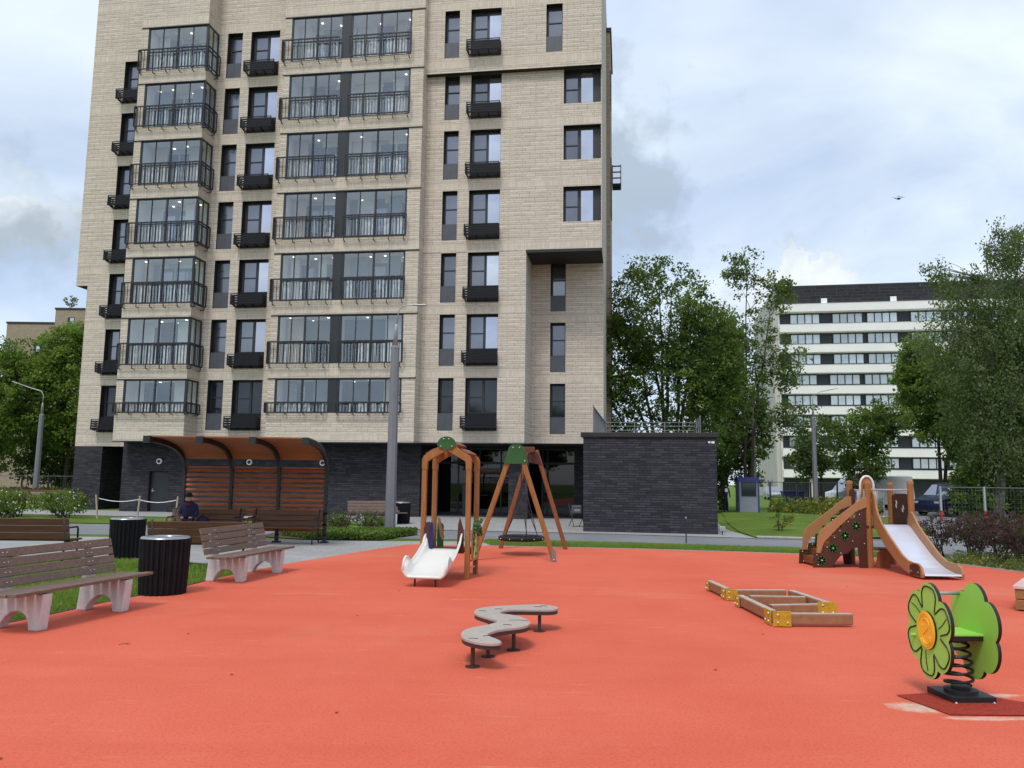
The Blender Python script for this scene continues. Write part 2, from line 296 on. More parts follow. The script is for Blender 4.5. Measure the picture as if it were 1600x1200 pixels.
# ------------------------------------------------------------------ mesh helpers
class MB:
    def __init__(s): s.v = []; s.f = []; s.mi = []
    def add(s, vs, fs, m=0):
        o = len(s.v); s.v += [tuple(map(float, p)) for p in vs]
        for f in fs: s.f.append(tuple(i+o for i in f)); s.mi.append(m)
    def box(s, x0, y0, z0, x1, y1, z1, m=0):
        if x0 > x1: x0, x1 = x1, x0
        if y0 > y1: y0, y1 = y1, y0
        if z0 > z1: z0, z1 = z1, z0
        s.add([(x0, y0, z0), (x1, y0, z0), (x1, y1, z0), (x0, y1, z0), (x0, y0, z1), (x1, y0, z1), (x1, y1, z1), (x0, y1, z1)],
              [(0, 3, 2, 1), (4, 5, 6, 7), (0, 1, 5, 4), (1, 2, 6, 5), (2, 3, 7, 6), (3, 0, 4, 7)], m)
    def quad(s, a, b, c, d, m=0): s.add([a, b, c, d], [(0, 1, 2, 3)], m)
    def beam(s, a, b, wd, ht, m=0, up=(0, 0, 1)):
        a = Vector(a); b = Vector(b); d = (b-a).normalized(); u = Vector(up)
        if abs(d.dot(u)) > .98: u = Vector((0, 1, 0))
        sd_ = d.cross(u).normalized(); u2 = sd_.cross(d).normalized(); p = []
        for q in (a, b):
            for i, j in ((-1, -1), (1, -1), (1, 1), (-1, 1)): p.append(q+sd_*wd/2*i+u2*ht/2*j)
        s.add(p, [(0, 1, 2, 3), (7, 6, 5, 4), (0, 4, 5, 1), (1, 5, 6, 2), (2, 6, 7, 3), (3, 7, 4, 0)], m)
    def tube(s, pts, r, n=8, m=0, cap=True):
        pts = [Vector(p) for p in pts]; rs = r if isinstance(r, (list, tuple)) else [r]*len(pts)
        o = len(s.v); prev = None
        for i, p in enumerate(pts):
            d = (pts[min(i+1, len(pts)-1)]-pts[max(i-1, 0)]).normalized()
            if prev is None:
                prev = d.orthogonal().normalized()
            prev = (prev-d*prev.dot(d)); prev = prev.normalized() if prev.length > 1e-6 else d.orthogonal().normalized()
            q = d.cross(prev)
            for k in range(n):
                a = 2*PI*k/n; s.v.append(tuple(p+(prev*math.cos(a)+q*math.sin(a))*rs[i]))
        for i in range(len(pts)-1):
            for k in range(n):
                s.f.append((o+i*n+k, o+i*n+(k+1) % n, o+(i+1)*n+(k+1) % n, o+(i+1)*n+k)); s.mi.append(m)
        if cap:
            s.f.append(tuple(o+k for k in range(n))[::-1]); s.mi.append(m); s.f.append(tuple(o+(len(pts)-1)*n+k for k in range(n))); s.mi.append(m)
    def prism(s, poly, O, U, V, W, m=0, medge=None):
        """poly in (u,v) at O, extruded along vector W"""
        O = Vector(O); U = Vector(U); V = Vector(V); W = Vector(W); n = len(poly)
        p = [O+U*a+V*b for a, b in poly]; q = [x+W for x in p]
        s.add(p+q, [tuple(range(n))[::-1], tuple(range(n, 2*n))], m)
        s.add(p+q, [(i, (i+1) % n, n+(i+1) % n, n+i) for i in range(n)], m if medge is None else medge)
    def sphere(s, c, r, m=0, seg=8, rings=5, sz=1):
        vs = [(c[0], c[1], c[2]-r*sz)]
        for i in range(1, rings):
            t = -PI/2+PI*i/rings
            for k in range(seg): vs.append((c[0]+r*math.cos(t)*math.cos(2*PI*k/seg), c[1]+r*math.cos(t)*math.sin(2*PI*k/seg), c[2]+r*sz*math.sin(t)))
        vs.append((c[0], c[1], c[2]+r*sz)); fs = []
        for k in range(seg): fs.append((0, 1+(k+1) % seg, 1+k)); fs.append((len(vs)-1, 1+(rings-2)*seg+k, 1+(rings-2)*seg+(k+1) % seg))
        for i in range(rings-2):
            for k in range(seg): fs.append((1+i*seg+k, 1+i*seg+(k+1) % seg, 1+(i+1)*seg+(k+1) % seg, 1+(i+1)*seg+k))
        s.add(vs, fs, m)
    def mesh(s, name, mats, smooth=False):
        me = bpy.data.meshes.new(name); me.from_pydata(s.v, [], s.f)
        for mt in (mats if isinstance(mats, (list, tuple)) else [mats]): me.materials.append(mt)
        me.polygons.foreach_set('material_index', s.mi)
        if smooth: me.polygons.foreach_set('use_smooth', [True]*len(s.f))
        me.update(); return me
    def build(s, name, mats, parent=None, smooth=False, bevel=0, fixn=False):
        me = s.mesh(name, mats, smooth)
        if fixn:
            bm = bmesh.new(); bm.from_mesh(me); bmesh.ops.remove_doubles(bm, verts=bm.verts, dist=1e-5); bmesh.ops.recalc_face_normals(bm, faces=bm.faces); bm.to_mesh(me); bm.free()
        o = bpy.data.objects.new(name, me); col.objects.link(o)
        if parent is not None: o.parent = parent
        if bevel:
            b = o.modifiers.new('bevel', 'BEVEL'); b.width = bevel; b.segments = 2; b.limit_method = 'ANGLE'; b.angle_limit = R(40)
        return o
def tag(o, label=None, cat=None, group=None, kind=None):
    if label: o['label'] = label
    if cat: o['category'] = cat
    if group: o['group'] = group
    if kind: o['kind'] = kind
    return o
def thing(name, label, cat, loc=(0, 0, 0), rz=0, group=None):
    o = bpy.data.objects.new(name, None); col.objects.link(o); o.location = loc; o.rotation_euler = (0, 0, rz); o.empty_display_size = .2
    return tag(o, label, cat, group)
def children_of(o): return [c for c in bpy.data.objects if c.parent == o]
def copy_tree(o, parent=None, loc=None, rz=None, label=None):
    kids = children_of(o); c = o.copy(); col.objects.link(c); c.parent = parent
    if loc is not None: c.location = loc
    if rz is not None: c.rotation_euler = (0, 0, rz)
    if label: c['label'] = label
    for k in kids: copy_tree(k, c)
    return c
def sheet(name, poly, z, mat, thick=0.0, kind='structure'):
    mb = MB(); n = len(poly)
    if thick: mb.prism(poly, (0, 0, z-thick), (1, 0, 0), (0, 1, 0), (0, 0, thick))
    else: mb.add([(a, b, z) for a, b in poly], [tuple(range(n))])
    o = mb.build(name, mat, fixn=bool(thick)); tag(o, kind=kind); return o
def numesh(name, V, F, mats, mi=None, parent=None, smooth=False):
    me = bpy.data.meshes.new(name); nv, nf, k = len(V), len(F), F.shape[1]
    me.vertices.add(nv); me.vertices.foreach_set('co', V.astype(np.float32).ravel())
    me.loops.add(nf*k); me.loops.foreach_set('vertex_index', F.astype(np.int32).ravel())
    me.polygons.add(nf); me.polygons.foreach_set('loop_start', np.arange(0, nf*k, k, dtype=np.int32)); 
    for mt in mats: me.materials.append(mt)
    if mi is not None: me.polygons.foreach_set('material_index', mi.astype(np.int32))
    me.update(calc_edges=True); me.validate()
    o = bpy.data.objects.new(name, me); col.objects.link(o)
    if parent is not None: o.parent = parent
    return o

# ================================================================== GROUND
sheet('ground', [(-900, -400), (900, -400), (900, 1500), (-900, 1500)], -.03, M['lawn'])
rub = [(-6.6, -14), (-6.2, 4), (-5.84, 9.3), (-5.62, 10.2), (-5.5, 11.0), (-5.1, 12.7), (-4.95, 14.0), (-4.55, 16.2), (-3.55, 19.3), (-2.75, 21.55), (-2.4, 21.7), (-.6, 21.45), (3.36, 21.05), (7.16, 20.15), (9.0, 19.1), (9.9, 18.0), (10.35, 16.4), (11.6, 13.5), (13, 9), (14, -14)]
sheet('playground_surface', rub, 0.0, M['rubber'])
def strip(name, pts, wd, z, h, mat):
    mb = MB()
    for a, b in zip(pts[:-1], pts[1:]): mb.beam((a[0], a[1], z), (b[0], b[1], z), wd, h)
    return tag(mb.build(name, mat), kind='structure')
strip('kerb', [(-6.25, 4), (-5.9, 9.3), (-5.68, 10.2), (-5.56, 11.0), (-5.16, 12.7), (-5.01, 14.0)], .05, -.016, .03, M['soil'])
strip('kerb', [(-.6, 21.52), (3.36, 21.12), (7.2, 20.22), (9.05, 19.17), (9.97, 18.05), (10.42, 16.4), (11.67, 13.5), (13.07, 9)], .07, -.012, .04, M['kerb'])
sheet('path', [(-4.55, 16.25), (-4.8, 15.3), (-7, 16.9), (-10, 17.3), (-18, 17.3), (-18, 23.2), (-4.2, 22.8), (-2.0, 22.95), (-.9, 23.2), (-.4, 21.48), (-2.4, 21.74), (-2.8, 21.56), (-3.6, 19.3)], -.012, M['paving'])
sheet('road', [(-60, 27), (-18, 24.0), (-8, 24.1), (-1.6, 23.9), (3.7, 23.0), (7.8, 21.95), (10.6, 20.4), (16, 17.5), (50, 12), (90, 14), (90, 70), (26, 66), (21, 53), (17.5, 34), (14, 26.9), (9.2, 25.6), (7.8, 25.9), (2.5, 27.4), (-3.6, 28.4), (-20, 29.6), (-60, 33)], -.020, M['asphalt'])
sheet('pavement', [(-3.6, 28.45), (2.5, 27.45), (7.85, 25.95), (8.1, 30), (8.6, 33), (9.6, 38), (8, 45), (-3, 42), (-26, 40.5), (-26, 36.4), (-9, 34.2), (-6, 33)], -.008, M['paving'])
# gently mounded lawn right of the annex
lp = [(7.95, 26.1), (8.3, 29.5), (9.0, 33), (10.1, 38), (11.4, 43), (12.8, 49.6), (20.5, 51.6), (20.8, 45), (18.5, 38), (16.2, 31.5), (14, 27.0), (11, 25.75), (9.2, 25.75)]
mb = MB(); cxy = (13.6, 38); rings = 5
for i in range(rings+1):
    t = i/rings
    for p in lp: mb.v.append((p[0]*(1-t)+cxy[0]*t, p[1]*(1-t)+cxy[1]*t, .0+.16*math.sin(t*PI/2)))
n_ = len(lp)
for i in range(rings):
    for k in range(n_): mb.f.append((i*n_+k, i*n_+(k+1) % n_, (i+1)*n_+(k+1) % n_, (i+1)*n_+k)); mb.mi.append(0)
tag(mb.build('lawn', M['lawn'], smooth=True), kind='structure')
mb = MB(); mb.tube([(7.9, 25.98, .02), (9.2, 25.66, .02), (11, 25.66, .02), (14.1, 26.9, .02), (16.3, 31.4, .02)], .05, 6); tag(mb.build('kerb', M['kerb']), kind='structure')
sheet('lawn', [(-60, 29.9), (-20, 29.9), (-9.5, 29.3), (-9.5, 33.8), (-26, 36.2), (-60, 40)], -.006, M['lawn'])
sheet('planting_bed', [(-5.6, 22.95), (-3.7, 23.1), (-2.9, 25.6), (-3.2, 27.0), (-5.2, 28.3), (-7.6, 28.0), (-7.4, 24.0)], -.004, M['soil'])
sheet('planting_bed', [(10.0, 18.2), (10.46, 16.4), (11.7, 13.5), (13.1, 9), (30, 9), (30, 14.6), (16, 17.2), (10.9, 20.2)], -.006, M['gravel'])
# worn and repaired patch round the spring rider
#sheet('surface_patch', [(2.94, 6.60), (3.05, 6.42), (3.26, 6.20), (3.9, 6.14), (4.5, 6.15), (4.7, 6.5), (4.2, 6.72), (3.9, 6.98), (3.3, 6.95), (3.02, 6.85)], .004, M['worn'])
sheet('surface_patch', [(3.17, 6.79), (3.31, 6.235), (4.05, 6.245), (4.35, 6.42), (3.98, 6.72), (3.7, 6.92)], .008, M['patch'])

# ================================================================== VEGETATION
rng = np.random.default_rng(5)
def leaf_cloud(centres, radii, per, size, rng, flat=0.0, droop=0.0):
    n = len(centres)*per; c = np.repeat(centres, per, 0); rr = np.repeat(radii, per)[:, None]
    off = rng.normal(size=(n, 3)); off /= np.linalg.norm(off, axis=1)[:, None]; off *= rr*rng.random((n, 1))**.45
    off[:, 2] *= (1-flat); P = c+off
    if droop: P[:, 2] -= rng.random(n)**2*droop
    a = rng.normal(size=(n, 3)); a /= np.linalg.norm(a, axis=1)[:, None]; b = rng.normal(size=(n, 3)); b = np.cross(a, b); b /= np.linalg.norm(b, axis=1)[:, None]
    if droop: a[:, 2] -= 1.2; a /= np.linalg.norm(a, axis=1)[:, None]; b = np.cross(a, rng.normal(size=(n, 3))); b /= np.linalg.norm(b, axis=1)[:, None]
    s = size*(.55+.9*rng.random((n, 1)))
    V = np.stack([P-a*s*.5, P+b*s*.32, P+a*s*.55, P-b*s*.32], 1).reshape(-1, 3)
    F = np.arange(n*4).reshape(n, 4); return V, F
def bez(a, b, c, n):
    t = np.linspace(0, 1, n)[:, None]; return (1-t)**2*a+2*t*(1-t)*b+t*t*c
def plant(name, label, cat, loc, stems, blobs, ncl, per, size, mats, trunk_r=.15, bark='bark', seed=1, group=None, clr=.7, hollow=.45, droop=0, limbs=9, mats_w=None, twig=.018, rz=0, trunk_name='trunk', crown_name='crown'):
    """stems: list of (base xy, top xyz); blobs: (cx,cy,cz,rx,ry,rz,weight)"""
    g = np.random.default_rng(seed); root = thing(name, label, cat, loc, rz, group); tb = MB(); path = []; prad = []
    for (b0, t0) in stems:
        b0 = np.array([*b0, -.05]); t0 = np.array(t0, float); mid = (b0+t0)/2+np.array([*(b0[:2]-t0[:2])*.18, 0])+g.normal(size=3)*.12*np.array([1, 1, 0])*t0[2]/8
        p = bez(b0, mid, t0, 9); p[1:-1, :2] += g.normal(size=(7, 2))*.03*t0[2]/6
        r = [trunk_r*(1-.82*i/8)+.004 for i in range(9)]; r[0] *= 1.35
        tb.tube([tuple(q) for q in p], r, 7); path += list(p[2:]); prad += r[2:]
    W = np.array([b[6] if len(b) > 6 else b[3]*b[4]*b[5] for b in blobs], float); W /= W.sum()
    # main limbs
    pa = np.array(path); pr = np.array(prad)
    def pick():
        k = g.choice(len(blobs), p=W); b = blobs[k]; d = g.normal(size=3); d /= np.linalg.norm(d); q = (hollow+(1-hollow)*g.random())**.8*(.92+.16*g.random())
        return np.array(b[:3])+d*q*np.array(b[3:6])
    for i in range(limbs):
        t = pick(); dd = np.linalg.norm(pa-t, axis=1)+np.maximum(0, pa[:, 2]-t[2]+.3*dd_h(t))*3; j = int(np.argmin(dd+g.random(len(dd))*dd.mean()*.3)); s0 = pa[j]
        mid = (s0+t)/2+np.array([0, 0, .12*np.linalg.norm(t-s0)]); p = bez(s0, mid, t, 7); r0 = min(pr[j]*.65, trunk_r*.45); r = [r0*(1-.85*k/6)+.004 for k in range(7)]
        tb.tube([tuple(q) for q in p], r, 5, cap=False); pa = np.vstack([pa, p[1:]]); pr = np.concatenate([pr, r[1:]])
    cen = np.array([pick() for _ in range(ncl)]); base_pa, base_pr = pa, pr
    for c in cen:
        dd = np.linalg.norm(base_pa-c, axis=1)+np.maximum(0, base_pa[:, 2]-c[2])*1.5; j = int(np.argmin(dd)); s0 = base_pa[j]; mid = (s0+c)/2+np.array([0, 0, .1])*np.linalg.norm(c-s0)+g.normal(size=3)*.06
        p = bez(s0, mid, c, 4); r0 = min(base_pr[j]*.6, twig*2.2); tb.tube([tuple(q) for q in p], [r0, r0*.75, r0*.5, .004], 4, cap=False)
    tb.build(trunk_name, M[bark], root, smooth=True)
    nm = len(mats); Vs = []; Fs = []; Ms = []; o = 0
    rad = clr*(.55+.8*g.random(len(cen)))
    V, F = leaf_cloud(cen, rad, per, size, g, .25, droop)
    wts = np.array(mats_w or [1]*nm, float); wts /= wts.sum(); cm = g.choice(nm, size=len(cen), p=wts); mi = np.repeat(cm, per)
    flip = g.random(len(mi)) < .25; mi = np.where(flip, g.choice(nm, size=len(mi), p=wts), mi)
    numesh(crown_name, V, F, [M[x] for x in mats], mi, root)
    return root
def dd_h(t): return 1.0

G1 = 'trees on the left behind the tower'
plant('tree', 'tall bright green tree left of the tower, nearest its corner', 'tree', (-31.5, 57, 0), [((0, 0), (0, 0, 8)), ((.6, .3), (1.8, 0, 7.5))], [(0, 0, 7.8, 2.7, 2.4, 4.8), (.8, .5, 10.8, 1.9, 1.6, 2.0), (-1.4, 0, 9.4, 2.0, 2, 2.8)], 420, 74, .19, ['leaf_mid', 'leaf_bright', 'leaf_dark'], .16, seed=11, group=G1, clr=.65, mats_w=[2, 7, 1])
plant('tree', 'broad green tree at the left edge of the view, over the curved lamp', 'tree', (-36.2, 55, 0), [((0, 0), (0, 0, 7.5)), ((-.6, .3), (-2, 0, 6.5))], [(0, 0, 7.0, 3.2, 2.6, 4.3), (-2, .5, 5.6, 2.4, 2.4, 3.4), (2.0, 0, 7.4, 2.4, 2, 3.4)], 440, 74, .19, ['leaf_mid', 'leaf_bright', 'leaf_dark'], .18, seed=12, group=G1, clr=.7, mats_w=[2, 7, 1])
plant('tree', 'dark dense tree low in the gap behind the left lamp', 'tree', (-33.4, 60, 0), [((0, 0), (0, 0, 5))], [(0, 0, 4.2, 4.2, 2.2, 3.6)], 300, 60, .2, ['leaf_dark', 'leaf_mid'], .16, seed=13, group=G1, clr=.85, mats_w=[4, 1])
plant('tree', 'dark tree at the far left edge behind the small white lamp', 'tree', (-42, 62, 0), [((0, 0), (0, 0, 6.5))], [(0, 0, 5.2, 4, 2.6, 4.6)], 320, 60, .2, ['leaf_dark', 'leaf_mid'], .16, seed=14, group=G1, clr=.85, mats_w=[3, 2])
plant('tree', 'dark bush-like tree seen through the gap beside the pillar', 'tree', (-27.5, 62, 0), [((0, 0), (0, 0, 4))], [(0, 0, 3.6, 3.4, 2.2, 3.2)], 200, 50, .28, ['leaf_dark', 'leaf_mid'], .14, seed=15, group=G1, clr=.85)
# big multi-stemmed tree behind the annex
st = [((random.Random(i).uniform(-.5, .5), random.Random(i+50).uniform(-.4, .4)), (x, y, z)) for i, (x, y, z) in enumerate([(-3.2, .4, 9.0), (-2.2, -.6, 10.6), (-1.3, .5, 11.8), (-.5, -.4, 12.6), (.4, .6, 12.8), (1.1, -.5, 12.0), (1.9, .5, 11.0), (2.7, -.3, 9.4), (-3.6, .2, 7), (3.2, .2, 7.6)])]
plant('multi_stem_tree', 'big rounded green tree with many stems behind the dark brick annex', 'tree', (9.0, 46, 0), st, [(-.6, 0, 11.2, 3.4, 2.6, 3.6, 5), (-2.8, 0, 8.6, 1.9, 2, 3.2, 3), (2.2, 0, 9.2, 2.0, 2.2, 3.4, 3), (0, 0, 7.6, 3.9, 2.4, 2.8, 2.6), (0, 0, 4.6, 3.9, 2.2, 1.8, .8), (3.2, 0, 8.4, 1.6, 2, 3.0, 1.6)], 1000, 40, .17, ['leaf_mid', 'leaf_dark', 'leaf_bright'], .15, seed=21, clr=.60, limbs=34, mats_w=[4, 4, 1], hollow=.55)
tt_ = plant('tree', 'tall thin-crowned tree with bare upper branches against the sky', 'tree', (15.0, 51, 0), [((0, 0), (.2, 0, 13)), ((.1, .1), (1.6, .2, 11.5))], [(-.2, 0, 14.2, 1.3, 1.0, 1.6, 1.1), (1.9, 0, 12.8, 1.2, 1.0, 1.4, 1.2), (2.0, 0, 8.6, 1.7, 1.2, 2.0, 1.8), (.2, 0, 9.4, 1.7, 1.2, 2.8, 1.6), (2.4, 0, 5.6, 1.5, 1.2, 1.5, 1.4), (0, 0, 5, 1.6, 1.2, 2.2, 1.2)], 330, 30, .16, ['leaf_mid', 'leaf_birch', 'leaf_dark'], .11, seed=22, clr=.45, limbs=34, hollow=.2)
tt_.scale = (1.1, 1.1, 1.1)
plant('tree', 'full green tree filling the space behind the thin-crowned one', 'tree', (14.2, 54.5, 0), [((0, 0), (.2, 0, 10)), ((.3, 0), (1.2, 0, 8))], [(0, 0, 9.4, 2.3, 1.8, 4.6, 3), (1.4, 0, 6.0, 2.2, 1.5, 3.6, 2), (-.8, 0, 5.0, 2.0, 1.5, 3.0, 1.4)], 520, 44, .17, ['leaf_mid', 'leaf_dark', 'leaf_bright'], .13, seed=24, clr=.55, limbs=22, mats_w=[3, 2, 1])
plant('tree', 'slim tree just left of the white apartment block, low crown', 'tree', (15.9, 54, 0), [((0, 0), (.2, 0, 6.5))], [(0, 0, 4.8, 1.7, 1.4, 3.6, 2)], 130, 40, .2, ['leaf_mid', 'leaf_dark'], .12, seed=23, clr=.5, limbs=16)
GB = 'dark bushes behind the annex'
for i, (x, y, rx, h, lb) in enumerate([(6.2, 50, 2.6, 5.6, 'dark green bush at the tower corner behind the annex railing'), (10.2, 51, 2.8, 4.6, 'dark bush under the many-stemmed tree'), (12.2, 52.5, 2.0, 5.2, 'dark bush between annex and guard booth')]):
    plant('bush', lb, 'bush', (x, y, 0), [((0, 0), (0, 0, h*.6)), ((.4, 0), (.9, 0, h*.5)), ((-.4, 0), (-.9, 0, h*.5))], [(0, 0, h*.5, rx, 1.4, h*.52)], 190, 46, .2, ['leaf_dark', 'leaf_mid'], .06, seed=30+i, group=GB, clr=.55, mats_w=[3, 1], trunk_name='stem', crown_name='foliage')
# right side
plant('tree', 'small leafy tree in front of the white block, beside the grey street lamp', 'tree', (21.6, 56, 0), [((0, 0), (.2, 0, 5)), ((.1, 0), (-1.2, 0, 4.6))], [(.2, 0, 4.6, 2.1, 1.5, 2.0, 2), (-1.0, 0, 3.4, 1.3, 1.2, 1.3, 1)], 170, 40, .19, ['leaf_mid', 'leaf_birch', 'leaf_dark'], .12, 'bark', seed=41, clr=.5, limbs=16)
plant('tree', 'round green tree between the small tree and the tall maple', 'tree', (25.4, 57, 0), [((0, 0), (.4, 0, 5.4))], [(0, 0, 5.6, 2.2, 1.6, 1.9, 2), (1.6, 0, 6.6, 1.5, 1.3, 1.6, 1), (-.5, 0, 3.0, 1.8, 1.4, 1.5, 1)], 220, 44, .2, ['leaf_mid', 'leaf_dark', 'leaf_bright'], .13, seed=42, clr=.55, limbs=16, mats_w=[3, 2, 1])
plant('tree', 'bushy bright green maple behind the navy van, left of the birch', 'tree', (32.0, 60, 0), [((0, 0), (0, 0, 10)), ((.2, 0), (1.4, 0, 9))], [(-.6, 0, 8.6, 2.9, 2, 4.0, 3), (1.6, 0, 7.4, 2.6, 2, 3.2, 2), (-1.2, 0, 11.2, 1.5, 1.3, 1.9, 1)], 440, 54, .22, ['leaf_mid', 'leaf_bright', 'leaf_dark'], .17, seed=43, clr=.6, limbs=24, mats_w=[3, 4, 1])
plant('birch', 'tall drooping birch at the right edge, hanging over the white block', 'tree', (26.4, 44, 0), [((0, 0), (.3, 0, 15)), ((.2, 0), (2.4, .3, 15))], [(-.6, 0, 9.6, 3.2, 2.2, 4.6, 5), (2.4, 0, 10, 3, 2.2, 5.5, 5), (1.5, 0, 15.4, 1.5, 1.3, 2.0, 1.0), (-1.8, 0, 13.6, 1.5, 1.2, 1.2, .45), (.2, 0, 6.2, 2.8, 2, 2.6, 3), (.4, -.6, 4.2, 3.0, 1.6, 2.0, 2.6), (3.0, -.4, 5.0, 2.0, 1.6, 3.0, 2)], 1250, 60, .13, ['leaf_birch', 'leaf_mid', 'leaf_dark'], .17, 'bark_pale', seed=44, clr=.5, limbs=44, droop=1.1, mats_w=[4, 1, 2], hollow=.15, twig=.012)
plant('tree', 'deep green tree standing behind the birch at the right edge', 'tree', (34.5, 56, 0), [((0, 0), (0, 0, 11))], [(0, 0, 8, 4.2, 2.6, 5.4, 5)], 420, 54, .24, ['leaf_dark', 'leaf_mid'], .2, seed=45, clr=.75, limbs=20, mats_w=[3, 1])
plant('tree', 'deep green tree filling the view low between maple and birch', 'tree', (31.5, 52, 0), [((0, 0), (0, 0, 6))], [(0, 0, 5.4, 3.6, 2.2, 3.8, 5)], 320, 54, .22, ['leaf_dark', 'leaf_mid'], .14, seed=46, clr=.7, limbs=16, mats_w=[2, 1])
GH = 'bushes behind the mesh fence'
for i, (x, y, lb) in enumerate([(25.9, 44.6, 'leafy green bush behind the mesh fence, nearest the navy van'), (28.4, 45.2, 'green bush behind the fence, second from the van'), (31.0, 45.6, 'green bush behind the fence, third from the van'), (33.6, 46, 'green bush behind the fence at the right edge')]):
    plant('bush', lb, 'bush', (x, y, 0), [((0, 0), (0, 0, 1.7)), ((.5, 0), (1.2, 0, 1.5)), ((-.5, 0), (-1.2, 0, 1.5))], [(0, 0, 1.5, 1.75, 1.0, 1.6), (0, 0, 2.4, 1.3, .9, .8)], 190, 60, .13, ['leaf_mid', 'leaf_bright', 'leaf_dark'], .04, seed=50+i, group=GH, clr=.36, mats_w=[2, 1.4, 1], trunk_name='stem', crown_name='foliage')
# barberry hedge: separate shrubs
GP = 'purple barberry shrubs right of the playground'
pl = [(10.75, 20.3), (11.15, 19.5), (11.5, 20.4), (11.15, 18.5), (12.1, 19.4), (11.0, 17.6), (12.5, 20.2), (11.45, 16.6), (12.0, 18.3), (12.3, 21.2)]
plb = ['purple barberry shrub nearest the slide tower', 'sparse purple barberry shrub, second from the tower at the bed edge', 'purple barberry behind the second shrub', 'purple barberry shrub mid bed near the rubber edge', 'purple barberry in the back row, middle', 'front purple barberry toward the right edge', 'back purple barberry toward the right edge', 'frontmost purple barberry at the right edge of the view', 'rightmost purple barberry in the back row', 'farthest purple barberry, by the asphalt']
for i, (x, y) in enumerate(pl):
    a = random.Random(i); stems = [((a.uniform(-.1, .1), a.uniform(-.1, .1)), (a.uniform(-.5, .5), a.uniform(-.4, .4), a.uniform(.55, .95))) for _ in range(7)]
    plant('barberry_shrub', plb[i], 'shrub', (x, y, 0), stems, [(0, 0, .66, .62, .5, .46)], 95, 12, .055, ['leaf_purple', 'leaf_purple', 'leaf_dark'], .014, seed=60+i, group=GP, clr=.12, twig=.005, limbs=8, trunk_name='stem', crown_name='foliage', hollow=.3, mats_w=[5, 4, .6])
# rose bushes left
GR = 'rose bushes in the bed on the left'
for i, (x, y, lb) in enumerate([(-21.8, 34.6, 'white flowering rose bush at the left edge of the view'), (-20.4, 33.4, 'white flowering rose bush second from the left edge'), (-19.2, 34.6, 'white flowering rose bush at the foot of the curved lamp'), (-18.2, 33.0, 'white flowering rose bush nearest the tower pillar'), (-19.6, 31.6, 'front white rose bush behind the plank bench')]):
    stems = [((.2*math.sin(k), .2*math.cos(k)), (.8*math.sin(k*2.1), .6*math.cos(k*1.7), 1.1+.2*math.sin(k))) for k in range(7)]
    r_ = plant('rose_bush', lb, 'bush', (x, y, 0), stems, [(0, 0, .62, 1.05, .7, .5)], 100, 20, .075, ['leaf_mid', 'leaf_bright', 'leaf_purple'], .02, seed=80+i, group=GR, clr=.2, twig=.008, trunk_name='stem', crown_name='foliage', mats_w=[3, 3, .8])
    mb = MB(); a = random.Random(i+900)
    for _ in range(20): mb.sphere((a.uniform(-.9, .9), a.uniform(-.7, .2), a.uniform(.3, 1.05)), .03, seg=6, rings=4)
    mb.build('blossom', M['bloom'], r_)
# shrubs round the lamp bed
GL = 'low shrubs in the bed by the tall lamp'
for i, (x, y, lb) in enumerate([(-6.2, 25.6, 'twiggy reddish shrub in the lamp bed beside the shelter'), (-5.4, 26.0, 'twiggy reddish shrub second from the shelter'), (-4.7, 26.4, 'twiggy reddish shrub nearest the tall lamp'), (-5.9, 27.4, 'rear green shrub in the lamp bed, shelter side'), (-4.6, 27.6, 'rear green shrub in the lamp bed by the concrete bench')]):
    stems = [((.1*math.sin(k), .1*math.cos(k)), (.4*math.sin(k*2.1), .3*math.cos(k*1.7), .62+.1*math.sin(k))) for k in range(8)]
    gr = i > 2
    plant('low_shrub', lb, 'shrub', (x, y, 0), stems, [(0, 0, .4 if not gr else .25, .5, .4, .32 if not gr else .25)], 60 if not gr else 90, 9 if not gr else 20, .05, ['leaf_mid', 'leaf_purple'] if not gr else ['leaf_bright', 'leaf_mid'], .010, seed=100+i, group=GL, clr=.13, twig=.004, trunk_name='stem', crown_name='foliage')
# ground cover (uncountable)
def scatter_cover(name, poly, n, size, mats, zr=(.0, .18), seed=3, label=None, clump=0):
    g = np.random.default_rng(seed); P = np.array(poly); lo, hi = P.min(0), P.max(0); pts = []
    from itertools import islice
    q = g.random((n*3, 2))*(hi-lo)+lo; x, y = q[:, 0], q[:, 1]; ins = np.zeros(len(q), bool); j = len(P)-1
    for i in range(len(P)):
        xi, yi = P[i]; xj, yj = P[j]; c = ((yi > y) != (yj > y)) & (x < (xj-xi)*(y-yi)/(yj-yi+1e-12)+xi); ins ^= c; j = i
    q = q[ins][:n]; z = zr[0]+(zr[1]-zr[0])*g.random(len(q))**1.3
    if clump: z *= .35+.9*np.clip(np.sin(q[:, 0]*3.1+np.sin(q[:, 1]*2.3)*2)*np.cos(q[:, 1]*2.7)+.5, 0, 1.2)
    c = np.column_stack([q, z]); V, F = leaf_cloud(c, np.full(len(c), .03), 1, size, g); mi = g.integers(0, len(mats), len(F))
    o = numesh(name, V, F, [M[k] for k in mats], mi); tag(o, kind='stuff')
    if label: tag(o, label, 'ground cover')
    return o
scatter_cover('ground_cover', [(-5.6, 22.95), (-3.7, 23.1), (-2.9, 25.6), (-4.2, 25.6), (-7.0, 24.6)], 22000, .07, ['leaf_bright', 'leaf_box', 'leaf_mid'], (.02, .22), 3, 'bright green ground cover at the foot of the tall lamp')
scatter_cover('ground_cover', [(10.0, 18.3), (10.5, 16.5), (11.75, 13.5), (13.1, 10), (15, 10), (14.5, 15.5), (12, 18.2), (10.7, 19.7)], 26000, .055, ['leaf_mid', 'leaf_box', 'leaf_yellow', 'leaf_birch'], (.0, .20), 4, 'rough weedy ground cover along the right edge of the rubber', 1)
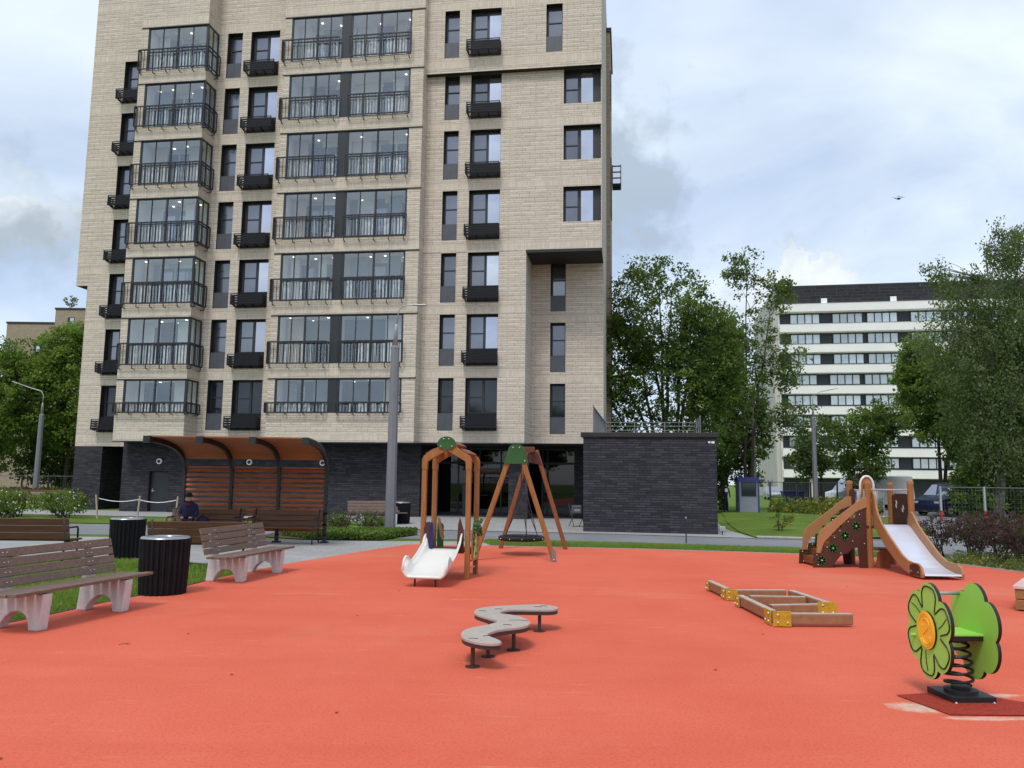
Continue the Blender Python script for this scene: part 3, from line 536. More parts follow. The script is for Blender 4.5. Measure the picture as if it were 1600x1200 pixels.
def blades(name, poly, n, h, seed, label):
    g = np.random.default_rng(seed); P = np.array(poly); lo, hi = P.min(0), P.max(0); q = g.random((n*3, 2))*(hi-lo)+lo; x, y = q[:, 0], q[:, 1]; ins = np.zeros(len(q), bool); j = len(P)-1
    for i in range(len(P)):
        xi, yi = P[i]; xj, yj = P[j]; c = ((yi > y) != (yj > y)) & (x < (xj-xi)*(y-yi)/(yj-yi+1e-12)+xi); ins ^= c; j = i
    q = q[ins][:n]; n = len(q); a = g.random(n)*6.283; wv = np.column_stack([np.cos(a), np.sin(a), np.zeros(n)])*.006; ln = g.normal(size=(n, 2))*h*.45; hh = h*(.5+.8*g.random(n))
    b = np.column_stack([q, np.full(n, -.02)]); t = b+np.column_stack([ln, hh]); V = np.stack([b-wv, b+wv, t], 1).reshape(-1, 3); F = np.arange(n*3).reshape(n, 3)
    o = numesh(name, V, F, [M['grass']]); tag(o, label, 'grass', kind='stuff'); return o
blades('grass', [(-12.5, 8), (-6.0, 8), (-5.95, 9.3), (-5.74, 10.2), (-5.62, 11.0), (-5.22, 12.7), (-5.08, 14.0), (-5.0, 15.1), (-7, 16.8), (-12, 17.1)], 130000, .06, 7, 'short green lawn behind the concrete benches')
blades('grass', [(-.5, 21.6), (3.4, 21.2), (7.2, 20.3), (9.1, 19.3), (10.5, 20.3), (7.8, 21.9), (3.7, 22.95), (-.7, 23.6)], 70000, .07, 8, 'rough grass strip between the rubber and the asphalt path')
r_ = plant('yellow_shrub', 'small yellow-leaved shrub alone on the mown lawn', 'shrub', (9.6, 29, .05), [((0, 0), (0, 0, .8)), ((.1, 0), (.25, 0, .6))], [(0, 0, .95, .28, .2, .3, 1), (.15, 0, .35, .5, .3, .3, 1)], 70, 16, .06, ['leaf_yellow', 'leaf_bright', 'leaf_mid'], .015, seed=130, clr=.12, twig=.005, trunk_name='stem', crown_name='foliage', mats_w=[1, 1.4, 2])
scatter_cover('weeds', [(16.5, 44), (20.4, 44), (20.4, 50.8), (16.0, 50.4)], 9000, .16, ['leaf_mid', 'leaf_yellow', 'leaf_box'], (.0, .7), 9, 'tall weeds at the far end of the mown lawn', 1)
scatter_cover('hedge_undergrowth', [(-46, 50), (-24, 50), (-24, 53), (-46, 53)], 14000, .2, ['leaf_dark', 'leaf_purple'], (.0, .9), 10, 'dark undergrowth below the trees on the left')
# trees behind the camera (mirrored in the windows)
GT = 'trees behind the viewer'
bt = plant('tree', 'park tree behind the viewer, mirrored in the windows', 'tree', (-16, -34, 0), [((0, 0), (0, 0, 7))], [(0, 0, 8, 4, 4, 4.6)], 160, 40, .5, ['leaf_mid', 'leaf_dark'], .22, seed=140, group=GT, clr=1.1)
for i, x in enumerate((-28, -4, 7, 19, 31)):
    copy_tree(bt, None, (x, -36-3*math.sin(i*2), 0), i*1.3)

# ================================================================== MAIN TOWER
T = thing('apartment_tower', 'tall beige brick apartment tower with black balconies on a dark brick base', 'building', (0, 36.6, 0), R(-8.1))
H = 3.045; ZT = 6.48
def wall(mb, u0, u1, z0, z1, y, ops, dep=.32, m=0, mr=1, sill=True):
    us = sorted(set([u0, u1]+[o[0] for o in ops]+[o[1] for o in ops])); zs = sorted(set([z0, z1]+[o[2] for o in ops]+[o[3] for o in ops]))
    for a, b in zip(us[:-1], us[1:]):
        for c, d in zip(zs[:-1], zs[1:]):
            x, z = (a+b)/2, (c+d)/2
            if any(o[0] < x < o[1] and o[2] < z < o[3] for o in ops): continue
            mb.quad((a, y, c), (b, y, c), (b, y, d), (a, y, d), m)
    for a, b, c, d in ops:
        mb.quad((a, y, c), (a, y+dep, c), (a, y+dep, d), (a, y, d), mr); mb.quad((b, y+dep, c), (b, y, c), (b, y, d), (b, y+dep, d), mr)
        mb.quad((a, y, d), (a, y+dep, d), (b, y+dep, d), (b, y, d), mr); mb.quad((a, y+dep, c), (a, y, c), (b, y, c), (b, y+dep, c), mr)
mats = [M['beige'], M['soffit']]
TOP = 30.5
# openings
win_ops = {'ML': [], 'M1': [], 'UP': [], 'RC': [], 'LB': []}
for k in range(7):
    z1 = ZT+H*k; z0 = z1-2.47
    win_ops['ML'] += [(-15.30, -14.48, z0, z1, 'n', k), (-14.0, -12.43, z0, z1, 'w', k)]
    win_ops['LB'].append((-22.46, -21.2, z0, z1, 'w', k))
    tgt = 'UP' if k == 6 else 'M1'
    if k == 5: z1 = 21.49
    win_ops[tgt] += [(-3.56, -2.82, z0, z1, 'n', k), (-2.25, -.74, z0, z1, 'w', k)]
    if k < 3: win_ops['RC'].append((1.5, 2.25, z0, z1, 'n', k))
    elif k < 6: win_ops['M1'].append((2.3, 4.08, z1-1.72, z1, 'c', k))
    else: win_ops['UP'].append((1.46, 2.25, z0, z1, 'n', k))
O4 = lambda key: [o[:4] for o in win_ops[key]]
mb = MB()
wall(mb, -15.79, -11.65, 3.41, TOP, .6, O4('ML'), .42)
wall(mb, -23.72, -19.0, 3.26, TOP, 2.6, O4('LB'), .42)
wall(mb, -24.4, -23.72, 11.95, TOP, 2.6, [], .35)
mb.quad((-24.4, 2.6, 11.95), (-24.4, 14, 11.95), (-23.72, 14, 11.95), (-23.72, 2.6, 11.95), 1)
mb.quad((-24.4, 14, 11.95), (-24.4, 2.6, 11.95), (-24.4, 2.6, TOP), (-24.4, 14, TOP), 0)
mb.quad((-23.72, 14, 3.26), (-23.72, 2.6, 3.26), (-23.72, 2.6, 11.95), (-23.72, 14, 11.95), 0)
# lower right face, recess with its return and soffit, projecting upper box
wall(mb, -4.45, .56, 3.41, 12.52, .3, [o for o in O4('M1') if o[3] < 12.6 and o[0] < 1], .42)
wall(mb, -4.45, 4.12, 12.52, 21.50, .3, [o for o in O4('M1') if o[3] > 12.6], .42)
mb.quad((.56, .3, 3.41), (.56, 2.7, 3.41), (.56, 2.7, 12.52), (.56, .3, 12.52), 0)
wall(mb, .56, 4.12, 3.41, 12.52, 2.7, O4('RC'), .42)
mb.box(.56, .3, 12.50, 4.12, 2.7, 12.52, 1)
wall(mb, -4.45, 4.12, 21.50, TOP, 0, O4('UP'), .42)
mb.quad((-4.45, 0, 21.50), (4.12, 0, 21.50), (4.12, .3, 21.50), (-4.45, .3, 21.50), 1)
mb.quad((4.12, 0, 21.5), (4.12, 14, 21.5), (4.12, 14, TOP), (4.12, 0, TOP), 0)
mb.quad((4.12, .3, 12.5), (4.12, 14, 12.5), (4.12, 14, 21.5), (4.12, .3, 21.5), 0)
mb.quad((4.12, 2.7, 3.41), (4.12, 14, 3.41), (4.12, 14, 12.5), (4.12, 2.7, 12.5), 0)
mb.quad((-24.4, 0+2.6, TOP), (4.12, 0, TOP), (4.12, 14, TOP), (-24.4, 14, TOP), 1)
mb.quad((-24.4, 14, 3.3), (4.12, 14, 3.3), (4.12, 14, TOP), (-24.4, 14, TOP), 0)
# thin drip edge lines
mb.box(.54, .28, 12.44, 4.14, .3, 12.58, 1)
# bay volumes: slabs, piers, returns
zb = [4.77]+[7.10+H*(k-1) for k in range(1, 7)]; zt = [6.42+H*k for k in range(7)]
bands = [(3.41, zb[0])]+[(zt[k], zb[k+1]) for k in range(6)]+[(zt[6], TOP)]
for a, b in bands:
    for u0, u1 in ((-19.45, -15.79), (-11.65, -4.45)):
        mb.box(u0, -.5, a, u1, 2.2, b, 0)
        mb.box(u0-.0, -.53, a-.05, u1+.03, -.48, a, 1)          # black strip drawn in for the shadow line under each band
for k in range(7):
    mb.box(-19.45, -.498, zb[k], -19.08, 2.2, zt[k], 0)
    mb.box(-11.648, -.498, zb[k], -11.3, 2.2, zt[k], 0)
    mb.box(-5.1, -.498, zb[k], -4.452, 2.2, zt[k], 0)
T_wall = mb.build('wall', mats, T)
# dark base
mb = MB()
wall(mb, -19.6, -4.4, -.35, 3.4, .62, [(-18.12, -17.07, -.02, 1.98)], .25)
mb.quad((-19.6, .62, -.4), (-19.6, 12, -.4), (-19.6, 12, 3.4), (-19.6, .62, 3.4), 0)
mb.quad((-4.4, .62, -.1), (-4.4, 6, -.1), (-4.4, 6, 3.4), (-4.4, .62, 3.4), 0)
mb.quad((-24, 2.7, 3.28), (-19, 2.7, 3.28), (-19, 14, 3.28), (-24, 14, 3.28), 1)
mb.box(-19.4, -.45, 3.38, 4.1, 13.9, 3.405, 1)
mb.quad((-19.6, 12, -.4), (-4, 12, -.4), (-4, 12, 3.4), (-19.6, 12, 3.4), 0)
mb.box(2.75, 2.0, -.1, 4.12, 6, 3.39, 0)
mb.build('base_wall', [M['dark_brick'], M['soffit']], T)
mb = MB(); mb.box(-23.72, 2.62, -.4, -22.14, 4.4, 3.26, 0); mb.build('pillar', [M['dark_brick']], T)
mb = MB(); mb.box(-.16, .4, -.1, .73, 1.3, 3.38, 0); mb.build('pillar', [M['dark_brick']], T)
d = MB(); d.box(-18.1, .80, -.02, -17.09, .86, 1.96); d_ = d.build('door', M['frame'], T)
d = MB(); d.box(-18.0, .76, .95, -17.97, .8, 1.12); d.box(-18.02, .74, 1.0, -17.86, .76, 1.03); d.build('handle', M['steelrail'], d_)
for u in (-17.61, -12.9, -9.19):
    d = MB(); d.prism([(.14*math.cos(t), .14*math.sin(t)) for t in np.linspace(0, 2*PI, 21)[:-1]], (u, .62, 2.46), (1, 0, 0), (0, 0, 1), (0, -.07, 0)); d_ = d.build('wall_lamp', M['roomwhite'], T)
    d = MB(); d.prism([(.085*math.cos(t), .085*math.sin(t)) for t in np.linspace(0, 2*PI, 21)[:-1]], (u, .549, 2.46), (1, 0, 0), (0, 0, 1), (0, -.012, 0)); d.box(u-.03, .530, 2.42, u+.04, .537, 2.50, 0); d.build('lamp_face', M['frame'], d_)
# lobby
mb = MB()
for u in (-4.35, -3.3, -2.2, -1.1, 0.0, 1.0, 1.25, 2.7): mb.box(u, 3.95, 0, u+.07, 4.05, 3.37)
mb.box(-4.35, 3.94, 2.55, 2.75, 4.06, 2.66); mb.box(-4.35, 3.94, 0, 2.75, 4.06, .12); mb.box(-4.35, 3.94, 3.27, 2.75, 4.06, 3.37)
lg = mb.build('lobby_frame', M['frame'], T)
mb = MB(); mb.quad((-4.35, 4.0, .1), (2.75, 4.0, .1), (2.75, 4.0, 3.3), (-4.35, 4.0, 3.3)); mb.build('lobby_glass', M['lobby'], lg)
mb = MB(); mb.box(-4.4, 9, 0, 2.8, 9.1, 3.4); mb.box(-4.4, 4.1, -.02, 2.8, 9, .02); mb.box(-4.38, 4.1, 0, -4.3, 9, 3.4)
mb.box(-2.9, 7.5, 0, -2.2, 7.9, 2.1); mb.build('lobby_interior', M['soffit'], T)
d = MB(); d.box(-2.95, 3.55, 0, -2.55, 3.7, 1.55); d.build('notice_stand', M['panel'], T)
# windows
protos = {}
def window_proto(kind, w_, h_, k):
    key = (kind, round(w_, 2), round(h_, 2), k == 0, (k % 3))
    if key in protos: return protos[key]
    f = MB(); p = MB(); q = MB(); dp = .22; low = .82 if kind != 'c' else 0; dp = .30
    t = .055
    f.box(0, dp, low, t, dp+.08, h_); f.box(w_-t, dp, low, w_, dp+.08, h_); f.box(0, dp, h_-t*1.6, w_, dp+.08, h_); f.box(0, dp, low, w_, dp+.08, low+t)
    if kind == 'n':
        off = .10
        f.box(t, dp-.01, low+t, off, dp+.06, h_-t)
        f.box(off, dp-.01, low+(h_-low)*.48, w_-t, dp+.05, low+(h_-low)*.48+.05)
        p.box(off, dp+.03, low+t, w_-t, dp+.04, h_-t)
        q.box(.0, .06, 0, w_, .10, low); q.box(w_*.49, .05, 0, w_*.49+.012, .06, low)
    elif kind == 'w':
        f.box(w_*.50, dp-.02, low, w_*.50+.11, dp+.08, h_-t); f.box(t, dp-.01, low, .15, dp+.06, h_-t)
        f.box(.15, dp-.01, low+(h_-low)*.45, w_*.5, dp+.05, low+(h_-low)*.45+.05)
        p.box(.15, dp+.03, low+t, w_*.5, dp+.04, h_-t-.03)
        q.box(.0, .10, 0, w_, .14, low)
    else:
        f.box(w_*.37, dp-.01, 0, w_*.37+.16, dp+.08, h_-t); f.box(.08, dp-.01, h_*.46, w_*.37, dp+.05, h_*.46+.05); f.box(w_*.78, dp-.02, 0, w_, dp+.08, h_)
        f.box(t, dp-.01, 0, .10, dp+.06, h_); p.box(.10, dp+.03, t, w_*.37, dp+.04, h_-t)
    r = p2 = None
    fr = f.mesh('window', [M['frame']]); pa = p.mesh('pane', [M['pane_dark' if k == 0 else 'pane_dim']]); qa = q.mesh('infill_panel', [M['panel' if kind == 'n' else 'louvre']]) if q.v else None
    s2 = MB()
    if kind == 'w': s2.box(w_*.50+.11, dp+.03, low+t, w_-t, dp+.04, h_-t-.03)
    elif kind == 'c': s2.box(w_*.37+.16, dp+.03, t, w_*.78, dp+.04, h_-t)
    sa = s2.mesh('pane', [M['pane_dark' if k == 0 else 'pane_sky']]) if s2.v else None
    protos[key] = (fr, pa, qa, sa); return protos[key]
def add_window(kind, u0, u1, z0, z1, y, k):
    fr, pa, qa, sa = window_proto(kind, u1-u0, z1-z0, k)
    o = bpy.data.objects.new('window', fr); col.objects.link(o); o.parent = T; o.location = (u0, y, z0)
    for nm, me in (('pane', pa), ('infill_panel', qa), ('pane', sa)):
        if me is not None: c = bpy.data.objects.new(nm, me); col.objects.link(c); c.parent = o
# air-conditioner baskets
def basket_mesh(W):
    b = MB(); D = .44; h0, h1 = .12, .60
    for i, z in enumerate(np.linspace(h0, h1-.12, 4)): b.beam((-.12, -D, z+.05), (W, -D, z+.05), .02, .085); b.beam((-.12, -D, z+.05), (-.12, 0, z+.05), .02, .085); b.beam((W, -D, z+.05), (W, 0, z+.05), .02, .085)
    for x in (-.12, W): b.box(x-.02, -D-.012, h0-.02, x+.02, -D+.03, h1+.05)
    b.box(-.12, -D-.014, h1+.02, W, -D+.02, h1+.055); b.box(-.12, -D, h0-.03, W, -D+.03, h0); b.box(-.12, -.04, h0-.03, W, -.01, h0)
    for x in np.linspace(-.05, W-.07, 4): b.beam((x, -D+.02, h0-.02), (x, -.01, .02), .03, .03); b.box(x-.015, -D, h0-.035, x+.015, 0, h0-.01)
    b.box(.0, -.03, 0, W, .0, .28)
    return b.mesh('ac_basket', [M['louvre']])
bm1 = basket_mesh(1.5); bm2 = basket_mesh(1.24)
def ac_unit():
    a = MB(); a.box(.2, -.42, .32, 1.0, -.12, .84); return a.mesh('ac_unit', [M['frame']])
Y_ = {'ML': .6, 'M1': .3, 'UP': 0, 'RC': 2.7, 'LB': 2.6}
for key, lst in win_ops.items():
    for (a, b, c, d, kind, k) in lst:
        add_window(kind, a, b, c, d, Y_[key], k)
        if kind == 'w':
            o = bpy.data.objects.new('ac_basket', bm2 if key == 'LB' else bm1); col.objects.link(o); o.parent = T; o.location = (a, Y_[key]-.003, c)
# glazed loggias
rnd = random.Random(4)
def loggia(u0, u1, k, corner):
    z0, z1 = zb[k], zt[k]; y = -.44; f = MB(); g = MB(); h = z1-z0; rail = 1.03 if k else .45; tr = z0+(rail if k else .5)
    def bay(a, b, n, thick):
        w_ = (b-a)/n
        for i in range(n+1):
            t = .09 if i in thick else .035
            x = a+w_*i; x = min(max(x, a+t/2), b-t/2)
            f.box(x-t/2, y-.03, z0, x+t/2, y+.03, z1)
        f.box(a, y-.028, z1-.09, b, y+.028, z1); f.box(a, y-.028, z0, b, y+.028, z0+.06); f.box(a, y-.026, tr-.03, b, y+.026, tr+.03)
        g.quad((a, y, z0), (b, y, z0), (b, y, z1), (a, y, z1))
    if corner:
        bay(u0, u1, 4, (0, 2, 4))
        for i in range(3): yy = y+.97*i/2; t = .08 if i != 1 else .035; f.box(u1-.03, yy-t/2, z0, u1+.03, yy+t/2, z1)
        f.box(u1-.028, y, z1-.09, u1+.028, .58, z1); f.box(u1-.028, y, z0, u1+.028, .58, z0+.06); f.box(u1-.026, y, tr-.03, u1+.026, .58, tr+.03)
        g.quad((u1, y, z0), (u1, .58, z0), (u1, .58, z1), (u1, y, z1))
    else:
        bay(u0, -8.59, 4, (0, 2, 4)); bay(-8.21, u1, 4, (0, 2, 4)); f.box(-8.59, y-.045, z0, -8.21, y+.04, z1)
    o = f.build('glazed_loggia', M['frame'], T); g.build('glazing', M['glazing'], o)
    # room behind
    r_ = MB(); yb = .80; e = .012
    r_.box(u0, yb, z0, u1-e if not corner else u1, yb+.05, z1); r_.box(u0+e, y+.05, z1-.03, u1-.02, yb, z1-.012); r_.box(u0-.0, y+.06, z0, u0+.03, yb, z1)
    if corner: r_.box(u1-.03, .62, z0, u1-.005, yb, z1)
    else: r_.box(u1-.03, y+.06, z0, u1, yb, z1); r_.box(-8.45, y+.06, z0, -8.40, yb, z1)
    for s0 in ([u0+.5] if corner else [u0+.5, -7.1]):
        s0 += rnd.uniform(-.1, .3); r_.box(s0, yb-.03, z0, s0+.75, yb, z0+2.1 if k else z1-.1, 1); r_.box(s0+.85, yb-.03, z0+.75, s0+1.9, yb, z0+2.1 if k else z1-.1, 1)
        r_.box(s0+.92, yb-.04, z0+.82, s0+1.36, yb-.03, min(z0+2.03, z1-.15), 2); r_.box(s0+1.42, yb-.04, z0+.82, s0+1.83, yb-.03, min(z0+2.03, z1-.15), 2); r_.box(s0+.08, yb-.04, z0+.5, s0+.67, yb-.03, min(z0+2.0, z1-.15), 2)
    for _ in range(2 if corner else 4):
        xx = rnd.uniform(u0+.1, u1-1.0); r_.box(xx, yb-.02, z0, xx+rnd.uniform(.5, .95), yb-.005, z1-.03, rnd.choice([3, 3, 1]))
    if k < 2: r_.box(u0+1.0, yb-.055, z0, u1-.9, yb-.045, z1-.03, 4)
    r_.build('room', [M['room'], M['panel'], M['pane_dim'], M['roomgrey'], M['frame']], o)
    # white boards and blinds standing behind the lower panes
    c = MB(); x = u0+.1
    while x < u1-.25:
        wv = rnd.uniform(.05, .16)
        if rnd.random() < .78 and not (-8.8 < x < -8.1):
            top = min(tr-.04, z1-.1); sl = rnd.uniform(-.05, .05); zl = z0+.05
            c.prism([(0, 0), (wv, 0), (wv+sl, top-zl), (sl, top-zl)], (x, -.36+rnd.uniform(0, .12), zl), (1, 0, 0), (0, 0, 1), (0, .01, 0))
        x += wv+rnd.uniform(.02, .14)
    c.build('blind', M['roomwhite'], o)
    xs = [u0+.15, u1-1.1] if corner else [u0+.15, -9.7, -8.0, u1-1.1]
    for x0 in xs:
        if rnd.random() < .45:
            wv = rnd.uniform(.45, .95); q = MB(); n_ = int(wv/.035); yy = .35
            P = [(x0+i*.035, yy+(.02 if i % 2 else -.02)) for i in range(n_+1)]
            for a_, b_ in zip(P[:-1], P[1:]): q.quad((a_[0], a_[1], z0+.05), (b_[0], b_[1], z0+.05), (b_[0], b_[1], z1-.06), (a_[0], a_[1], z1-.06))
            q.build('curtain', M[rnd.choice(['curt_w', 'curt_c', 'curt_g'])], o)
    lm = MB()
    for x in (np.linspace(u0+.35, u1-.5, 4) if corner else list(np.linspace(u0+.35, -9.1, 3))+list(np.linspace(-7.8, u1-.4, 4))):
        if rnd.random() < .62: xx = x+rnd.uniform(-.1, .1); yy = rnd.uniform(.0, .8); lm.box(xx, yy, z1-.055, xx+.08, yy+.08, z1-.035)
    if lm.v: lm.build('ceiling_lamp', M['glow'], o)
    # railing
    ra = MB(); yo = -.72; zr = z0+rail; segs = [((u0-.32, yo), (u1+.03 if not corner else u1+.22, yo))] if corner else [((u0-.36, yo), (-8.72, yo)), ((-8.20, yo), (u1+.05, yo))]
    if corner: segs += [((u1+.22, yo), (u1+.22, .45)), ((u0-.32, yo), (u0-.32, -.5))]
    else: segs += [((u0-.36, yo), (u0-.36, -.5))]
    for (a, b) in segs:
        A = Vector((*a, 0)); B = Vector((*b, 0)); Ln = (B-A).length; zz = Vector((0, 0, 1))
        ra.beam(A+zz*zr, B+zz*zr, .05, .06); ra.beam(A+zz*(z0+.0), B+zz*(z0+.0), .05, .05)
        n = max(2, int(Ln/.155))
        for i in range(n+1):
            p = A+(B-A)*(i/n); th = .05 if i % 5 == 0 or i == n else .022; ra.beam(p+zz*z0, p+zz*zr, th, th)
        nh = max(1, int(Ln/.74))
        if Ln > .8:
            for i in range(nh+1):
                p = A+(B-A)*((i+.15)/(nh+.3)); ra.beam(p+zz*z0, p+zz*(z0-.20 if k else z0-.08), .035, .035); q_ = Vector((0, .2, 0)) if abs((B-A).x) > abs((B-A).y) else Vector((-.2, 0, 0)); ra.beam(p+zz*(z0-.20 if k else z0-.08), p+zz*(z0-.20 if k else z0-.08)+q_, .035, .035)
    ra.build('railing', M['black'], o)
for k in range(7):
    loggia(-19.08, -15.80, k, True); loggia(-11.3, -5.1, k, False)
# rear wing seen past the right edge
mb = MB(); mb.box(2.6, 9.5, 3, 4.36, 14.5, 28.7, 0); mb.box(2.5, 9.42, 28.7, 4.44, 14.6, 28.95, 1); mb.box(4.3, 10, 17.6, 4.42, 11.5, 21.0, 1); mb.box(4.3, 10, 24.6, 4.40, 11.5, 26.5, 1)
mb.build('rear_wing', [M['tan_brick'], M['soffit']], T)
mb = MB()
for z in np.linspace(19.3, 20.4, 4): mb.box(4.45, 9.95, z, 4.98, 9.99, z+.07)
for u in (4.45, 4.94): mb.box(u, 9.93, 19.25, u+.05, 9.99, 20.5)
mb.box(4.45, 9.95, 19.25, 4.98, 10.8, 19.3); mb.box(4.94, 9.95, 19.3, 4.98, 10.8, 19.5); mb.build('ac_basket', M['louvre'], T)

# ================================================================== DARK BRICK ANNEX
A = thing('brick_annex', 'low windowless dark brick annex with a flat coping, right of the tower', 'building', (2.55, 28.36, 0), R(-9.8))
mb = MB(); mb.box(0, 0, -.1, 4.58, 9.2, 3.29); mb.build('wall', M['dark_brick'], A)
mb = MB(); mb.box(-.09, -.07, 3.29, 4.67, 9.3, 3.45); mb.build('coping', M['coping'], A, bevel=.01)
mb = MB()
for i in range(9):
    y = .6+i*.95; mb.box(.30, y, 3.45, .34, y+.04, 4.42 if i else 4.5)
for y in np.linspace(.6, 8.2, 50): mb.box(.315, y, 3.5, .33, y+.015, 4.35)
mb.box(.29, .6, 4.38, .35, 8.3, 4.42); mb.box(.30, .6, 3.5, .34, 8.3, 3.53)
for x in np.linspace(.3, 4.3, 4): mb.box(x, 8.2, 3.45, x+.04, 8.24, 4.42)
for z in (3.66, 3.85, 4.04, 4.23, 4.40): mb.box(.3, 8.21, z, 4.34, 8.24, z+.03)
for y in np.linspace(4.5, 8.2, 4): mb.box(4.3, y, 3.45, 4.34, y+.04, 4.42)
for z in (3.66, 4.04, 4.40): mb.box(4.31, 4.5, z, 4.33, 8.2, z+.02)
mb.build('roof_railing', M['polegrey'], A)
mb = MB(); mb.box(4.30, -.012, 3.09, 4.38, 0.0, 3.15); mb.box(4.41, -.012, 3.08, 4.52, 0.0, 3.15); mb.build('number_sign', M['roomwhite'], A)

# ================================================================== DISTANT BUILDINGS
B = thing('apartment_block', 'long white apartment block with strip balconies and a dark clad roof storey', 'building', (37.2, 110, -.03), R(-10.6))
LW = 52
mb = MB(); mb.box(0, .5, 0, LW, 22, 26.6, 0); mb.box(-.02, -.0, 26.55, LW, 22, 29.4, 1)
mb.build('wall', [M['white_render'], M['roofdark']], B)
mb = MB(); mb.box(-.6, 1.2, 0, -.03, 24, 29.2, 0); mb.build('side_wall', M['cream_render'], B)
for i in range(9):
    z = 3.8+2.85*i; mb = MB(); mb.box(0, -.9, z-1.08, LW, .5, z-.02); mb.box(0, -.93, z-.02, LW, .5, z+.03); mb.build('balcony_band', M['white_render'], B, bevel=.02)
mb = MB()
for i in range(8): mb.box(.2, .38, 3.8+2.85*i, LW-.2, .5, 3.8+2.85*i+1.72)
mb.box(.2, .38, .1, LW, .5, 2.6); mb.build('shade_strip', M['frame'], B)  # dark strips put in for the shade of balcony voids and openings
wm = MB(); pm = MB()
for j in range(4): wm.box(.0+j*.98, -.05, 0, .13+j*.98, .04, 1.6); pm.box(.13+j*.98, .0, .22, .98+j*.98, .02, 1.52)
wm.box(3.92, -.05, 0, 4.02, .04, 1.6); wm.box(0, -.05, 0, 4.0, .04, .08); wm.box(0, -.05, .2, 4.0, .04, .27); wm.box(0, -.05, 1.52, 4.0, .04, 1.6)
wmm = wm.mesh('window', [M['frame']]); pmm = pm.mesh('pane', [M['far_pane']]); ct = 0
for i in range(8):
    x = .9+(.6 if i > 4 else 0); j = 0
    while x < LW-4 and ct < 98:
        o = bpy.data.objects.new('window', wmm); col.objects.link(o); o.parent = B; o.location = (x, .30, 3.84+2.85*i); p = bpy.data.objects.new('pane', pmm); col.objects.link(p); p.parent = o; ct += 1
        x += 5.6 if j % 2 == 0 else 4.5; j += 1
mb = MB()
for x in (3.4, 7.4, 12): mb.box(x, -.5, 0, x+.9, .4, 2.7)
mb.box(8.5, .2, 0, 16, .36, 2.6); mb.build('ground_pillar', M['cream_render'], B)
for x in (5.7, 14.7, 30): mb = MB(); mb.box(x, -.05, 26.75, x+.8, .0, 27.5); mb.build('roof_window', M['roomwhite'], B)
mb = MB(); mb.box(-.95, 4, 1.2, -.9, 4.5, 2.4); mb.box(-.95, 8, 1.2, -.9, 8.8, 2.4); mb.build('side_window', M['frame'], B)
B2 = thing('apartment_block', 'brown brick apartment block with stepped flat roof, far left behind the trees', 'building', (-70.6, 110, 0), 0)
mb = MB(); mb.box(0, 0, 0, 6.8, 12, 22.7, 0); mb.box(6.8, -.3, 0, 14.6, 12, 24.7, 0); mb.build('wall', M['tan_brick'], B2)
mb = MB(); mb.box(-.1, -.1, 22.7, 6.85, 12, 22.95); mb.box(6.7, -.4, 24.7, 14.7, 12, 24.95); mb.build('parapet', M['coping'], B2)
for x, z in ((8.6, 21.4), (11.8, 21.4), (.6, 17.4), (4.2, 17.4), (9.4, 16.5)):
    mb = MB(); mb.box(x, -.36, z, x+.95, -.31, z+2.2); o = mb.build('window', M['frame'], B2); mb = MB(); mb.box(x+.35, -.38, z+.1, x+.88, -.36, z+2.1); mb.build('pane', M['pane_sky'], o)
plant('rooftop_shrub', 'wispy little shrub growing on the brown block roof', 'shrub', (-62.5, 111, 24.9), [((0, 0), (.2, 0, 1.4)), ((.1, 0), (-.6, 0, 1.2))], [(0, 0, 1.3, .9, .4, .8)], 30, 10, .22, ['leaf_birch'], .05, seed=150, clr=.3, twig=.02, trunk_name='stem', crown_name='foliage')

# ================================================================== LAMP POSTS
def lamp(label, loc, top, arm, r=.16, thin=.045, ptop=5.9, extra=None):
    t = thing('street_lamp', label, 'street lamp', loc); mb = MB(); mb.tube([(0, 0, -.05), (0, 0, ptop)], [r, r*.78], 8); mb.tube([(0, 0, ptop), (0, 0, ptop+.08)], [r*.85, r*.7], 8); mb.build('pole', M['polegrey'], t, bevel=.0)
    mb = MB(); mb.tube([(0, 0, ptop+.08), (0, 0, ptop+.75), (.01, 0, ptop+.8)], [r*.5, thin*.8, thin*.6], 8); mb.build('collar', M['galv'], t, smooth=True)
    mb = MB(); mb.tube(arm, thin*.5, 6); mb.build('arm', M['galv'], t, smooth=True)
    e = Vector(arm[-1]); dr = (Vector(arm[-1])-Vector(arm[-2])).normalized(); mb = MB(); mb.beam(e-dr*.05, e+dr*.34, .13, .04); mb.build('luminaire', M['galv'], t, bevel=.015); return t
lamp('tall grey street lamp with a short thin arm, in front of the tower', (-3.77, 25.44, 0), 7.3, [(0, 0, 6.6), (.08, 0, 7.15), (.2, 0, 7.3), (.5, 0, 7.33), (.62, 0, 7.33)], .175)
lamp('grey street lamp with a long arm sloping up left, before the left trees', (-30.0, 51, -.4), 7.6, [(0, 0, 6.6), (0, 0, 7.2), (-.15, 0, 7.45), (-1.0, 0, 7.7), (-1.75, 0, 7.95)], .19, .06)
lamp('slim grey street lamp rising beside the guard booth', (15.9, 52.5, 0), 7.3, [(0, 0, 6.6), (0, 0, 7.2), (.4, 0, 7.35), (1.0, 0, 7.4)], .14, .05)
lamp('grey street lamp in front of the white block, arm at its top', (18.9, 50, -.05), 7.6, [(0, 0, 6.6), (0, 0, 7.3), (.4, 0, 7.55), (1.3, 0, 7.75)], .17, .05)
t = thing('path_lamp', 'small white curved path lamp at the far left', 'lamp', (-31.6, 48, 0)); mb = MB(); mb.tube([(0, 0, 0), (0, 0, 1.3), (-.08, 0, 1.9), (-.3, 0, 2.35)], .05, 6); mb.build('pole', M['galv'], t, smooth=True)
